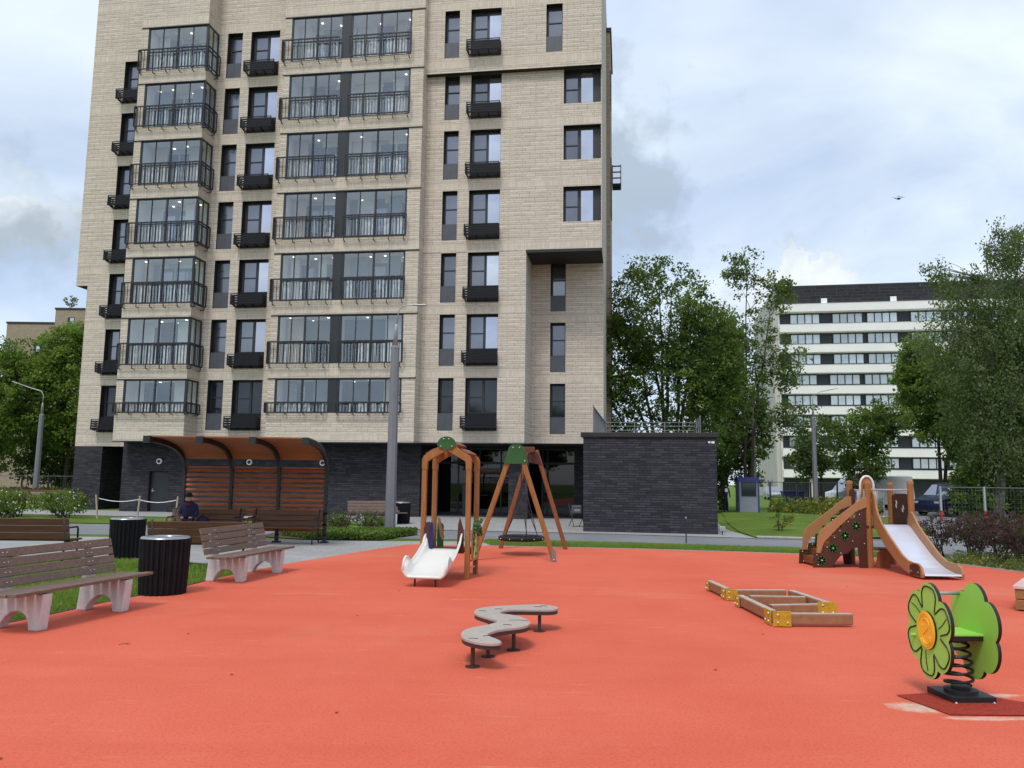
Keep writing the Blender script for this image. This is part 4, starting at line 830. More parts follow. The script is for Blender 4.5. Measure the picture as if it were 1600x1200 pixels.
mb = MB(); mb.beam((-.28, 0, 2.33), (-.55, 0, 2.5), .1, .05); mb.build('lamp_head', M['roomwhite'], t, bevel=.01)

# ================================================================== SHELTER
S = thing('park_shelter', 'curved-rib wooden slat shelter over benches, with a cedar ceiling', 'shelter', (-8.86, 21.9, 0))
def rib_curve(o=0.0):
    return [(0, 0), (0, 1.0), (0, 1.75), (-.06, 2.02), (-.28, 2.28), (-.66, 2.45), (-1.2, 2.55), (-1.8, 2.60), (-2.35, 2.61)]
rc = rib_curve()
def smooth_curve(pts, n=4):
    out = []; P = [Vector((0, a, b)) for a, b in pts]
    for i in range(len(P)-1):
        p0 = P[max(0, i-1)]; p1 = P[i]; p2 = P[i+1]; p3 = P[min(len(P)-1, i+2)]
        for j in range(n):
            t = j/n; out.append(.5*((2*p1)+(p2-p0)*t+(2*p0-5*p1+4*p2-p3)*t*t+(-p0+3*p1-3*p2+p3)*t**3))
    out.append(P[-1]); return out
rcs = smooth_curve(rc)
for i in range(4):
    mb = MB(); x = i*1.285; mb_pts = [Vector((x, p.y, p.z)) for p in rcs]
    for a, b in zip(mb_pts[:-1], mb_pts[1:]): mb.beam(a, b+(b-a)*.12, .075, .13, up=(1, 0, 0)) if False else mb.beam(a, b+(b-a)*.15, .13 if abs((b-a).z) > 9 else .075, .13)
    mb.box(x-.08, -2.45, 2.52, x+.08, -2.33, 2.69); mb.box(x-.1, -.1, -.02, x+.1, .1, .03)
    mb.build('rib', M['black'], S)
mb = MB(); idx = [i for i, p in enumerate(rcs) if p.z > 2.14]
cp = [rcs[i] for i in idx]; th = .03
for a, b in zip(cp[:-1], cp[1:]):
    n = Vector((0, (b-a).z, -(b-a).y)).normalized(); n = n if n.z > 0 else -n; o_ = n*.075
    mb.beam(Vector((-.02, a.y, a.z))*0+(Vector((1.93, (a.y+b.y)/2, (a.z+b.z)/2))+o_-Vector((1.95, 0, 0))), Vector((1.93, (a.y+b.y)/2, (a.z+b.z)/2))+o_+Vector((1.95, 0, 0)), (b-a).length*.985, th, up=tuple(n))
mb.build('roof', M['canopy'], S)
for i in range(3):
    mb = MB()
    for z in np.linspace(.32, 1.90, 13):
        x0, x1 = i*1.285+.05, (i+1)*1.285-.05
        mb.beam((x0, .0, z), (x1, .0, z), .030, .072, up=(0, .42, 1))
    mb.box(i*1.285+.04, -.03, 1.96, (i+1)*1.285-.04, .03, 2.0); mb.build('slat_panel', M['slat'], S)

# ================================================================== BENCHES
def concrete_bench():
    t = thing('concrete_bench', '', 'bench')
    # local: x along length, y from back (negative) to front (positive)
    side = [(-.36, 0), (-.22, 0), (-.20, .06), (-.15, .13), (-.07, .19), (.03, .205), (.11, .17), (.155, .10), (.17, 0), (.30, 0), (.335, .33), (.335, .40), (-.02, .385), (-.20, .40), (-.27, .66), (-.315, .80), (-.355, .80), (-.335, .66), (-.31, .42)]
    for x in (-.74, .60):
        mb = MB(); mb.prism(side, (x, 0, 0), (0, 1, 0), (0, 0, 1), (.14, 0, 0)); mb.build('leg', M['concrete'], t, bevel=.012, fixn=True)
    for y0, z0 in ((.29, .43), (.165, .42), (.04, .415), (-.085, .415)):
        mb = MB(); mb.box(-1.13, y0-.055, z0-.018, 1.13, y0+.055, z0+.018); mb.build('seat_slat', M['brownslat'], t, bevel=.006)
    for j in range(4):
        z = .50+j*.108; y = -.205-j*.031; mb = MB(); mb.beam((-1.08, y, z), (1.08, y, z), .03, .098, up=(0, -.27, 1))
        bo = mb.build('back_slat', M['brownslat'], t, bevel=.005)
        b2 = MB()
        for x in (-.67, -.60, .64, .70): b2.sphere((x, y+.019, z+.004), .007, seg=6, rings=4)
        b2.build('bolt', M['bolt'], bo)
    return t
cb = concrete_bench()
def dirang(dx, dy): return math.atan2(dy, dx)
# faces right (+X): local x along +Y direction of the row, local y(front) points to +X  => rotate so that local y -> +X
def place_bench(t, cx, cy, dx, dy, label, first=False, group='concrete-legged benches'):
    a = math.atan2(dy, dx)+PI
    o = t if first else copy_tree(t, None)
    o.location = (cx, cy, 0); o.rotation_euler = (0, 0, a); o['label'] = label; o['group'] = group; o['category'] = 'bench'; return o
place_bench(cb, -5.30, 9.82, .29, 1.36, 'nearest brown slatted bench on pale concrete legs, at the left edge', True)
place_bench(cb, -4.55, 14.18, .22, 1.31, 'brown slatted concrete-legged bench right of the front black bin')
place_bench(cb, -5.15, 31.2, 1.0, .35, 'far slatted bench on pale concrete legs behind the tall lamp')
def iron_bench():
    t = thing('plank_bench', '', 'bench')
    for x in (-.86, .86):
        mb = MB(); mb.tube([(x, .32, 0), (x, .30, .62), (x, .26, .66), (x, -.18, .66)], .02, 6); mb.tube([(x, -.30, 0), (x, -.22, .42), (x, -.34, .88)], .024, 6); mb.tube([(x, -.24, .38), (x, .31, .40)], .02, 6); mb.build('frame', M['black'], t, smooth=True)
    for j in range(4):
        y = .26-j*.13; mb = MB(); mb.box(-.95, y-.055, .40, .95, y+.055, .435); mb.build('seat_slat', M['plank'], t, bevel=.005)
    for j in range(3):
        z = .50+j*.142; mb = MB(); mb.beam((-.95, -.245-j*.037, z), (.95, -.245-j*.037, z), .03, .136, up=(0, -.26, 1)); mb.build('back_slat', M['plank'], t, bevel=.004)
    return t
ib = iron_bench(); GI = 'brown plank benches with black iron frames'
def pib(x, y, rz, label, first=False, s=1):
    o = ib if first else copy_tree(ib, None); o.location = (x, y, 0); o.rotation_euler = (0, 0, rz); o['label'] = label; o['group'] = GI; o['category'] = 'bench'; return o
pib(-6.0, 21.5, PI+R(-2), 'plank bench under the right side of the shelter', True)
pib(-8.1, 21.45, PI+R(2), 'plank bench under the shelter where the person sits')
pib(-6.03, 15.95, R(3), 'plank bench seen from behind, in the middle of the paving facing the shelter')
pib(-9.75, 16.4, R(4), 'plank bench seen from behind at the left edge')
GN = 'ribbed black litter bins'
def bin_():
    t = thing('litter_bin', '', 'bin'); mb = MB(); n = 26; P = []; r0 = .335
    for i in range(n*4):
        a = 2*PI*i/(n*4); ph = i % 4; rr = r0+(.018 if ph < 2 else -.014); P.append((rr*math.cos(a), rr*math.sin(a)))
    # slightly barrelled body in rings
    lev = [(0, .93), (.18, .955), (.42, .985), (.66, 1.0), (.80, 1.02)]
    o = 0; m_ = len(P)
    for z, s_ in lev:
        for a, b in P: mb.v.append((a*s_, b*s_, z))
    for i in range(len(lev)-1):
        for k in range(m_): mb.f.append((i*m_+k, i*m_+(k+1) % m_, (i+1)*m_+(k+1) % m_, (i+1)*m_+k)); mb.mi.append(0)
    mb.f.append(tuple(range(m_))[::-1]); mb.mi.append(0); mb.build('body', M['binblack'], t, fixn=True)
    mb = MB(); ring = [(.345, .80), (.335, .825), (.20, .835), (.19, .80), (.19, .74)]; n = 32
    for r_, z in ring:
        for k in range(n): mb.v.append((r_*math.cos(2*PI*k/n), r_*math.sin(2*PI*k/n), z))
    for i in range(len(ring)-1):
        for k in range(n): mb.f.append((i*n+k, i*n+(k+1) % n, (i+1)*n+(k+1) % n, (i+1)*n+k)); mb.mi.append(0)
    mb.f.append(tuple((len(ring)-1)*n+k for k in range(n))); mb.mi.append(0); mb.build('lid', M['binlid'], t, smooth=True); return t
bn = bin_()
def pbin(x, y, l, first=False):
    o = bn if first else copy_tree(bn, None); o.location = (x, y, 0); o['label'] = l; o['group'] = GN; o['category'] = 'bin'; o.rotation_euler = (0, 0, x)
pbin(-5.10, 12.05, 'front black ribbed litter bin with a steel lid, between the two concrete benches', True)
pbin(-8.12, 17.25, 'black ribbed litter bin standing behind the front one, by the plank bench')
pbin(-4.30, 32.0, 'far black litter bin beside the bench behind the tall lamp')

# ================================================================== SLIDE HOUSE
P = thing('playhouse_slide', 'small timber playhouse frame with a white plastic slide and green gable plate', 'playhouse', (-.74, 14.2, 0), R(-8.3))
# local: x to the right from the front-right post leftwards is negative; y back
Wd, Dp = .80, .78
def gable(y):
    mb = MB(); t = .085
    for x in (-Wd, 0):
        mb.box(x-t/2, y-t/2, 0, x+t/2, y+t/2, 1.92)
    ap = (-Wd/2, 2.36)
    for sx, x in ((1, -Wd), (-1, 0)):
        poly = [(x-t*.55*sx, 1.90), (x+t*.6*sx, 1.88), (x+t*.65*sx, 2.03), (ap[0]-.0*sx, ap[1]-.15+.02), (ap[0], ap[1]+.03), (x-t*.2*sx, 2.13), (x-t*.55*sx, 2.06)]
        mb.prism(poly, (0, y-.05, 0), (1, 0, 0), (0, 0, 1), (0, .10, 0))
    return mb
gable(0).build('front_frame', M['honey'], P, bevel=.008, fixn=True)
gable(Dp).build('rear_frame', M['honey'], P, bevel=.008, fixn=True)
mb = MB(); mb.prism([(-Wd/2+.165*math.cos(t), 2.34+(.135 if math.sin(t) > 0 else .10)*math.sin(t)) for t in np.linspace(0, 2*PI, 25)[:-1]], (0, -.075, 0), (1, 0, 0), (0, 0, 1), (0, .02, 0)); gp = mb.build('gable_plate', M['greenplate'], P)
mb = MB()
for dx, dz in ((-.05, .09), (.04, .09), (-.10, -.04), (.10, -.04)): mb.sphere((-Wd/2+dx, -.08, 2.34+dz), .014, seg=8, rings=4)
mb.build('bolt', M['bolt'], gp)
mb = MB()
for sx in (-1, 1):
    for f in (.12, .62):
        x0 = -Wd/2+sx*(Wd/2+.04)*(1-f*.0); a = (-Wd/2+sx*(.06+.40*(f)), 0, 2.40-.30*f); 
        mb.beam((a[0], -.02, a[2]), (a[0], Dp+.02, a[2]), .17, .022, up=(sx*.55, 0, 1))
mb.build('roof_board', M['redwood'], P)
mb = MB(); mb.beam((-.02, 0, .44), (-.02, Dp, .44), .04, .08); mb.beam((-Wd+.02, 0, .44), (-Wd+.02, Dp, .44), .04, .08); mb.box(-Wd+.03, .02, .46, -.03, Dp-.02, .49); mb.build('platform', M['hdpe'], P, bevel=.005)
mb = MB(); mb.beam((.03, .05, .30), (.03, Dp, .30), .02, .03); mb.beam((.0, .05, .16), (.0, Dp, .16), .02, .03); mb.build('step_bar', M['steelrail'], P)
def side_profile(h, n=9): return [(0, 0), (.66, 0), (.66, h*.72), (.55, h*.96), (.36, h), (.1, h*.94), (0, h*.8)]
mb = MB(); mb.prism(side_profile(.52), (-Wd-.05, .05, .42), (0, 1, 0), (0, 0, 1), (.02, 0, 0)); mb.build('side_panel', M['hdpe'], P, bevel=.004)
mb = MB(); mb.prism([(0, 0), (.15, 0), (.15, .44), (.10, .52), (.04, .5), (0, .4)], (-Wd+.02, -.045, .46), (1, 0, 0), (0, 0, 1), (0, .02, 0)); mb.build('side_panel', M['hdpe'], P, bevel=.004)
mb = MB(); mb.prism([(0, 0), (.07, 0), (.07, .5), (.05, .53), (0, .52)], (-Wd+.12, -.06, .44), (1, 0, 0), (0, 0, 1), (0, .02, 0)); mb.build('side_panel', M['navy'], P, bevel=.004)
mb = MB(); mb.prism([(0, 0), (.13, 0), (.12, .4), (.05, .62), (.02, .5)], (-.19, -.03, .44), (1, 0, 0), (0, 0, 1), (0, .02, 0)); mb.build('side_panel', M['hdpe'], P, bevel=.004)
mb = MB(); mb.prism([(0, 0), (.12, 0), (.12, .42), (.05, .48), (0, .46)], (-Wd+.06, Dp+.02, .46), (1, 0, 0), (0, 0, 1), (0, .02, 0)); mb.build('side_panel', M['greenplate'], P, bevel=.004)
mb = MB(); mb.prism([(0, .55), (.05, .55), (.14, .2), (.11, .12), (.06, .22)], (-Wd+.06, Dp, .46), (1, 0, 0), (0, 0, 1), (0, .02, 0)); mb.build('side_panel', M['tan'], P, bevel=.004)
# climbing panel with a leafy tree cut-out on the right side
mb = MB(); mb.prism([(-.05, 0), (.62, 0), (.62, .5), (.5, .62), (.1, .62), (-.05, .5)], (.055, .1, .30), (0, 1, 0), (0, 0, 1), (.018, 0, 0)); cpn = mb.build('climbing_panel', M['tan_in'], P, bevel=.004)
mb = MB(); a_ = random.Random(3)
for _ in range(26): mb.sphere((.085+a_.uniform(0, .03), .12+a_.uniform(0, .6), .88+a_.gauss(0, .07)), .035, seg=6, rings=4)
for y, z in ((.15, .6), (.2, .5), (.3, .42), (.12, .7), (.4, .55)): mb.sphere((.085, y, z), .03, seg=6, rings=4)
mb.build('leaf_relief', M['leafgreen'], cpn)
mb = MB(); mb.tube([(.09, .15, .35), (.10, .17, .55), (.09, .3, .8)], .015, 6); mb.tube([(.09, .3, .35), (.10, .32, .55), (.09, .2, .82)], .012, 6); mb.build('grip_branch', M['lime_petal'], cpn)
# slide chute
def chute(name, parent, mat_bed, mat_side, ctr, w0, rail_prof, thick=.03, flare=None, hw=None):
    """ctr: list of (x,y,z) along; rail_prof: side height at each point"""
    n = len(ctr); bed = MB(); cs = [Vector(c) for c in ctr]
    rows = []
    for i, c in enumerate(cs):
        d = (cs[min(i+1, n-1)]-cs[max(i-1, 0)]); d.z = 0; d.normalize(); s_ = Vector((d.y, -d.x, 0)); h = rail_prof[i]; wv = (hw[i] if hw else w0)/2
        rows.append([c-s_*(wv+.02)+Vector((0, 0, h)), c-s_*(wv+.035)+Vector((0, 0, h-.0)), c-s_*wv+Vector((0, 0, h*.5)), c-s_*(wv-.02)+Vector((0, 0, .03)), c-s_*(wv-.06), c, c+s_*(wv-.06), c+s_*(wv-.02)+Vector((0, 0, .03)), c+s_*wv+Vector((0, 0, h*.5)), c+s_*(wv+.035)+Vector((0, 0, h)), c+s_*(wv+.02)+Vector((0, 0, h))])
    m_ = len(rows[0]); vs = [tuple(v) for r in rows for v in r]; fs = [(i*m_+k, i*m_+k+1, (i+1)*m_+k+1, (i+1)*m_+k) for i in range(n-1) for k in range(m_-1)]
    bed.add(vs, fs); o = bed.build(name, mat_bed, parent, smooth=True); sm = o.modifiers.new('thick', 'SOLIDIFY'); sm.thickness = thick; sm.offset = 0
    return o
t_ = np.linspace(0, 1, 16); cc = []; hh = []; ww = []
for t in t_:
    y = -.02-1.22*t; x = -Wd/2-.02; z = .50*(1-t)**1.0+.16*t
    z = .50-.40*t if t < .75 else .20-.045*math.sin((t-.75)/.25*PI/2)
    cc.append((x-.03*t, y, max(z, .15))); hh.append(.20-.08*math.sin(t*PI)+(.0 if t < .7 else .13*math.sin((t-.7)/.3*PI)) if t < .97 else .12); ww.append(.58+.08*t)
hh[0] = .27; hh[1] = .24
sl = chute('slide', P, M['slidewhite'], None, cc, .56, hh, .040, hw=ww)
mb = MB(); e = cc[-1]
for dx in (-.18, .16): mb.tube([(e[0]+dx, e[1]+.12, .14), (e[0]+dx, e[1]+.12, 0)], .018, 6)
mb.build('foot', M['black'], sl)

# ================================================================== SWING
SW = thing('nest_swing', 'timber A-frame swing with a round black nest seat and a green top plate', 'swing', (0, 0, 0))
def leg(a, b, name='leg', m='honey'):
    mb = MB(); mb.beam(a, b, .105, .105); return mb.build(name, M[m], SW, bevel=.02)
an = Vector((.10, 17.55, 2.36)); af = Vector((.56, 20.7, 2.50))
l1 = leg((-.78, 17.65, 0), an+Vector((-.09, 0, 0))); l2 = leg((.94, 17.45, .05), an+Vector((.09, 0, 0))); l3 = leg((-.24, 20.75, 0), af+Vector((-.09, 0, 0)), m='redwood'); l4 = leg((1.42, 20.7, 0), af+Vector((.09, 0, 0)), m='redwood')
mb = MB(); mb.prism([(-.26, -.02), (.28, -.02), (.18, .34), (.10, .40), (-.08, .40), (-.15, .34)], an+Vector((0, -.075, -.26)), (1, 0, 0), (0, 0, 1), (0, .02, 0)); gp = mb.build('top_plate', M['greenplate'], SW, bevel=.004)
mb = MB()
for x, z in ((-.06, .33), (.08, .33), (.2, .04)): mb.sphere(an+Vector((x, -.085, -.26+z)), .017, seg=8, rings=4)
mb.build('bolt', M['bolt'], gp)
mb = MB(); mb.prism([(-.24, -.12), (.24, -.22), (.12, .10), (-.10, .10)], af+Vector((0, -.07, -.16)), (1, 0, 0), (0, 0, 1), (0, .02, 0)); mb.build('top_plate', M['hdpe'], SW)
mb = MB(); mb.beam(an+Vector((0, -.05, .02)), af+Vector((0, .05, .02)), .11, .14); mb.build('crossbeam', M['redwood'], SW, bevel=.01)
mb = MB(); mb.prism([(-.045, 0), (.05, 0), (.045, .22), (0, .27), (-.05, .22)], (.94, 17.37, .0), (1, 0, 0), (0, 0, 1), (0, .012, 0)); mb.sphere((.94, 17.36, .05), .02, 1, 8, 4); mb.build('foot_plate', [M['polegrey'], M['bolt']], SW)
nc = Vector((.27, 19.1, .38)); mb = MB()
mb.tube([(nc.x+.50*math.cos(a), nc.y+.50*math.sin(a), nc.z) for a in np.linspace(0, 2*PI, 29)], .055, 8, cap=False)
for k in range(-4, 5):
    q = math.sqrt(.48**2-(k*.1)**2); mb.beam(nc+Vector((k*.1, -q, -.02)), nc+Vector((k*.1, q, -.02)), .05, .02); mb.beam(nc+Vector((-q, k*.1, -.03)), nc+Vector((q, k*.1, -.03)), .05, .02)
ns = mb.build('nest_seat', M['nest'], SW, smooth=True)
mb = MB()
for k in range(12): a = 2*PI*k/12; mb.sphere(nc+Vector((.56*math.cos(a), .56*math.sin(a), .0)), .014, seg=6, rings=4)
mb.build('bolt', M['bolt'], ns)
mb = MB()
for s_, yy in ((-1, 18.4), (1, 19.9)):
    tp = an.lerp(af, (yy-17.5)/3.2)+Vector((0, 0, -.06)); kn = tp.lerp(nc+Vector((0, s_*.25, 0)), .45)
    mb.tube([tp, kn], .012, 5)
    for dx in (-.38, .38): mb.tube([kn, nc+Vector((dx, s_*.36, .04))], .010, 5)
    mb.tube([kn, nc+Vector((.12, s_*.5, .04))], .010, 5)
mb.build('rope', M['black'], SW)

# ================================================================== SLIDE TOWER
TW = thing('slide_tower', 'timber climbing tower with a stair, a steel slide and brown side boards', 'slide tower', (7.50, 16.95, 0), 0)
s_ = .9
for (x, y, h) in ((0, 0, 1.80), (0, s_, 1.80), (s_, 0, 1.80), (s_, s_, 1.78)):
    mb = MB(); mb.tube([(x, y, 0), (x, y, h-.02), (x, y, h)], [.066, .062, .05], 14); p = mb.build('post', M['honey'], TW, smooth=False)
    mb = MB(); mb.tube([(x, y, h-.06), (x, y, h+.005)], .067, 14); mb.build('post_cap', M['tan'], p)
mb = MB(); mb.box(-.06, -.06, .82, s_+.06, s_+.06, .88); mb.box(-.05, -.04, .60, s_, .0, .64); mb.build('platform', M['hdpe'], TW, bevel=.006)
mb = MB(); mb.box(0, .02, .36, s_, .5, .40); mb.build('shelf', M['redwood'], TW, bevel=.005)
mb = MB(); mb.tube([(-.10, .12, 1.42)]+[(.04-.14*math.cos(a), .12, 1.70+.20*math.sin(a)) for a in np.linspace(0, PI, 14)]+[(.18, .12, 1.42)], .024, 8); mb.build('hoop', M['slidewhite'], TW, smooth=True)
mb = MB(); mb.prism([(-.085, 0)]+[(.04-.125*math.cos(a), .28+.185*math.sin(a)) for a in np.linspace(0, PI, 14)]+[(.165, 0), (.12, 0)]+[(.04+.07*math.cos(a), .25+.11*math.sin(a)) for a in np.linspace(0, PI, 10)]+[(-.04, 0)], (0, .13, 1.42), (1, 0, 0), (0, 0, 1), (0, .02, 0)); mb.build('arch_panel', M['tan'], TW)
mb = MB(); mb.prism([(-.02, 0), (.14, 0), (.16, .30), (.10, .38), (.02, .34)], (-.06, .80, 1.26), (1, 0, 0), (0, 0, 1), (0, .02, 0)); mb.build('rear_cheek', M['hdpe'], TW)
# rear rails
mb = MB(); mb.tube([(0, s_, 1.60), (s_, s_, 1.60)], .016, 6); mb.tube([(0, s_, 1.02), (s_, s_, 1.02)], .014, 6)
for x in np.linspace(.15, .75, 5): mb.tube([(x, s_, 1.02), (x, s_, 1.60)], .011, 5)
mb.tube([(0, 0, 1.62), (s_, 0, 1.62)], .016, 6); mb.build('rail', M['steelrail'], TW)
mb = MB(); mb.prism([(.03, 0), (.86, 0), (.88, .58), (.7, .66), (.2, .66), (.03, .6)], (s_, 0, .88), (0, 1, 0), (0, 0, 1), (.02, 0, 0)); sp_ = mb.build('side_board', M['hdpe'], TW)
mb = MB()
for y, z in ((.3, 1.2), (.34, 1.14), (.6, 1.3), (.62, 1.22)): mb.prism([(0, 0), (.05, .03), (.06, .10), (.01, .08)], (s_-.004, y, z), (0, 1, 0), (0, 0, 1), (.002, 0, 0))
mb.build('leaf_cutout', M['slidewhite'], sp_)
# stair with stepped flank boards and tan handrail boards
rail_poly = [(-.02, 1.46), (-.12, 1.46), (-1.01, .79), (-1.10, .64), (-1.13, .30), (-1.05, .30), (-.97, .52), (-.65, .84), (-.26, 1.18), (-.02, 1.26)]
flank = [(-1.20, 0), (-.82, 0), (-.70, .16), (-.60, .27), (-.46, .30), (-.38, .40), (-.26, .42), (-.22, .0), (-.06, 0), (-.06, 1.34), (-.14, 1.20), (-.24, 1.16), (-.30, 1.02), (-.46, 1.00), (-.50, .84), (-.66, .82), (-.68, .66), (-.82, .64), (-.84, .46), (-.98, .44), (-1.0, .30), (-1.18, .30)]
for y in (-.02, .80):
    mb = MB(); mb.prism(flank, (0, y, 0), (1, 0, 0), (0, 0, 1), (0, .022, 0)); fl = mb.build('stair_flank', M['hdpe'], TW, fixn=True)
    mb = MB(); mb.prism(rail_poly, (0, y-.025, 0), (1, 0, 0), (0, 0, 1), (0, .022, 0)); mb.build('handrail_board', M['tan'], TW, bevel=.003, fixn=True)
    mb = MB(); mc = MB()
    for (x, z) in ((-1.02, .15), (-.78, .40), (-.52, .66), (-.28, .86)):
        for k in range(7): a = 2*PI*k/7; mb.prism([(.035*math.cos(b), .05*math.sin(b)) for b in np.linspace(0, 2*PI, 9)[:-1]], (x+.055*math.cos(a), y-.012, z+.055*math.sin(a)), (math.cos(a), 0, math.sin(a)), (-math.sin(a), 0, math.cos(a)), (0, .01, 0))
        mc.sphere((x, y-.016, z), .016, seg=8, rings=4)
    for (x, z) in ((-1.10, .06), (-1.12, .26), (-.9, .42), (-.62, .3), (-.74, .62), (-.36, .55), (-.44, .95), (-.2, 1.1), (-.12, .5), (-.62, .76)): mc.sphere((x, y-.004, z), .013, seg=8, rings=4)
    mb.build('flower_relief', M['leafgreen'], fl); mc.build('bolt', M['bolt'], fl)
for i in range(6):
    mb = MB(); x = -1.10+i*.17; z = .16+i*.145; mb.box(x, .0, z, x+.17, .80, z+.03); mb.box(x, .0, z-.12, x+.02, .80, z); mb.build('tread', M['redwood'], TW)
# slide
zs = [.90, .86, .76, .64, .53, .42, .32, .23, .16, .12, .10, .10]; ys = [-.02, -.14, -.30, -.48, -.66, -.84, -1.02, -1.22, -1.42, -1.62, -1.80, -1.95]
sb = MB(); x0, x1 = .12, .80
for i in range(len(zs)-1): sb.add([(x0, ys[i], zs[i]), (x1, ys[i], zs[i]), (x1, ys[i+1], zs[i+1]), (x0, ys[i+1], zs[i+1])], [(3, 2, 1, 0)])
sb.add([(x0, ys[-1], zs[-1]), (x1, ys[-1], zs[-1]), (x1, ys[-1]-.03, .07), (x0, ys[-1]-.03, .07)], [(3, 2, 1, 0)])
sld = sb.build('slide', M['steel'], TW, smooth=True)
upL = [(0.02, 1.56), (-.06, 1.58), (-.12, 1.50), (-.17, 1.28), (-.24, 1.12), (-.42, .92), (-.66, .74), (-.95, .55), (-1.2, .39), (-1.42, .30), (-1.62, .28), (-1.80, .28), (-1.93, .22), (-1.98, .10), (-1.96, .03), (-1.70, .03), (-1.45, .06), (-1.22, .12), (-.9, .27), (-.6, .44), (-.3, .66), (-.14, .80), (-.02, .84)]
upR = [(0.02, .86), (.0, 1.02), (-.06, 1.14), (-.14, 1.18), (-.22, 1.14), (-.42, .92), (-.66, .74), (-.95, .55), (-1.2, .39), (-1.42, .30), (-1.62, .28), (-1.80, .28), (-1.93, .22), (-1.98, .10), (-1.96, .03), (-1.70, .03), (-1.45, .06), (-1.22, .12), (-.9, .27), (-.6, .44), (-.3, .66), (-.14, .80)]
for x, pr, mm in ((x0-.045, upL, 'tan'), (x1+.005, upR, 'tan')):
    mb = MB(); mb.prism(pr, (x, 0, 0), (0, 1, 0), (0, 0, 1), (.04, 0, 0)); mb.build('slide_side', M[mm], TW, bevel=.006, fixn=True)
mb = MB(); mb.prism([(-1.90, .05), (-1.52, .05), (-1.52, .22), (-1.62, .26), (-1.86, .25)], (x0-.055, 0, 0), (0, 1, 0), (0, 0, 1), (.01, 0, 0)); pk = mb.build('end_plate', M['hdpe'], TW)
mb = MB(); mb.sphere((x0-.058, -1.84, .12), .014, seg=6, rings=4); mb.sphere((x0-.058, -1.58, .12), .014, seg=6, rings=4); mb.build('bolt', M['bolt'], pk)
mb = MB(); mb.prism([(0, 0), (.30, 0), (.3, .34), (.22, .4), (.05, .34)], (.10, -.03, .0), (1, 0, 0), (0, 0, 1), (0, .02, 0)); mb.build('underside_board', M['redwood'], TW)
mb = MB(); mb.tube([(.0, .35, .50), (0, .35, .40), (0, .35, .25)], [.09, .10, .07], 12); mb.build('play_pot', M['pinkwhite'], TW, smooth=True)

# ================================================================== SPRING RIDER
RD = thing('spring_rider', 'lime green flower-shaped rocker on a black coil spring', 'spring rider', (3.69, 6.72, 0), R(3))
mb = MB(); mb.box(-.19, -.15, .0, .17, .21, .05); mb.build('base_plate', M['blackedge'], RD, bevel=.004)
mb = MB()
for x, y in ((-.165, -.155), (.145, -.155)): mb.sphere((x, y, .008), .010, seg=8, rings=4)
mb.build('bolt', M['bolt'], RD)
def flower(rx, ry, n=6, ph=.0, depth=.17, res=96, k=1.0):
    P = []
    for i in range(res):
        a = 2*PI*i/res; q = abs(math.sin(n*(a-ph)/2)); rr = 1-depth*(1-q**.55); P.append((rx*rr*math.cos(a), ry*rr*math.sin(a)))
    return P
FC = .535
def petals(x, side, mb):
    for k in range(6):
        a0 = .12+PI/6+k*PI/3; ax = Vector((0, math.cos(a0), math.sin(a0)*1.14)); bx = Vector((0, -math.sin(a0), math.cos(a0)))
        pts = []
        for t in np.linspace(-1, 1, 17):
            u = .15+.160*(max(0, 1-abs(t)**3.0))**.5; v = t*.128*(.66+.36*(u-.15)/.15)
            pts.append(Vector((x, 0, FC))+ax*u+bx*v)
        mb.tube(pts, .0068, 5)
        if k % 2 == 0: mb.tube([Vector((x, 0, FC))+ax*.15+bx*.03, Vector((x, 0, FC))+ax*.22+bx*.02, Vector((x, 0, FC))+ax*.285-bx*.005], .0042, 5)
for i, x in enumerate((-.275, .105)):
    mb = MB(); mb.prism(flower(.33, .385, ph=.12, depth=.20), (x, 0, FC), (0, 1, 0), (0, 0, 1), (.030, 0, 0), 0, 1)
    fp = mb.build('flower_panel', [M['lime'], M['blackedge']], RD)
    if i == 0:
        mb = MB(); petals(x-.001, -1, mb); mb.build('petal_groove', M['blackedge'], fp)
        mb = MB(); mb.prism([(.128*math.cos(a), .150*math.sin(a)) for a in np.linspace(0, 2*PI, 49)[:-1]], (x-.018, .0, FC+.005), (0, 1, 0), (0, 0, 1), (.016, 0, 0), 0, 1); oc = mb.build('flower_centre', [M['orange'], M['blackedge']], fp)
        mb = MB()
        for rr in (.10, .112): mb.tube([(x-.0185, rr*math.cos(a), FC+.005+rr*1.17*math.sin(a)) for a in np.linspace(.3, 5.6, 30)], .004, 5)
        mb.tube([(x-.0185, .045*math.cos(a), FC+.055+.04*math.sin(a)) for a in np.linspace(-.6, PI+.9, 14)]+[(x-.0185, .0, FC+.0)]+[(x-.0185, .05*math.cos(a), FC-.06+.045*math.sin(a)) for a in np.linspace(.9, -PI-.5, 16)], .006, 5)
        mb.build('swirl_relief', M['orange'], oc)
        mb = MB(); mb.tube([(x-.04, .20, FC-.07), (x+.0, .20, FC-.07)], .016, 8); mb.build('peg', M['lime'], fp)
mb = MB(); mb.box(-.243, -.13, .515, .104, .20, .528, 0); mb.box(-.243, -.125, .475, .104, .195, .515, 1); mb.build('seat', [M['lime'], M['blackedge']], RD)
mb = MB(); mb.tube([(-.26, .17, .81), (.108, .17, .81)], .014, 10); mb.build('handle', M['steelrail'], RD, smooth=True)
mb = MB(); mb.tube([(-.26, .10, .33), (-.06, .10, .33)], .014, 10); mb.build('foot_bar', M['polegrey'], RD, smooth=True)
mb = MB(); pts = []; turns = 5.6
for i in range(180):
    t = i/179; a = 2*PI*turns*t; rr = .100+.012*math.sin(t*PI); pts.append((-.02-.03*t+rr*math.cos(a), .03+rr*math.sin(a), .095+.37*t))
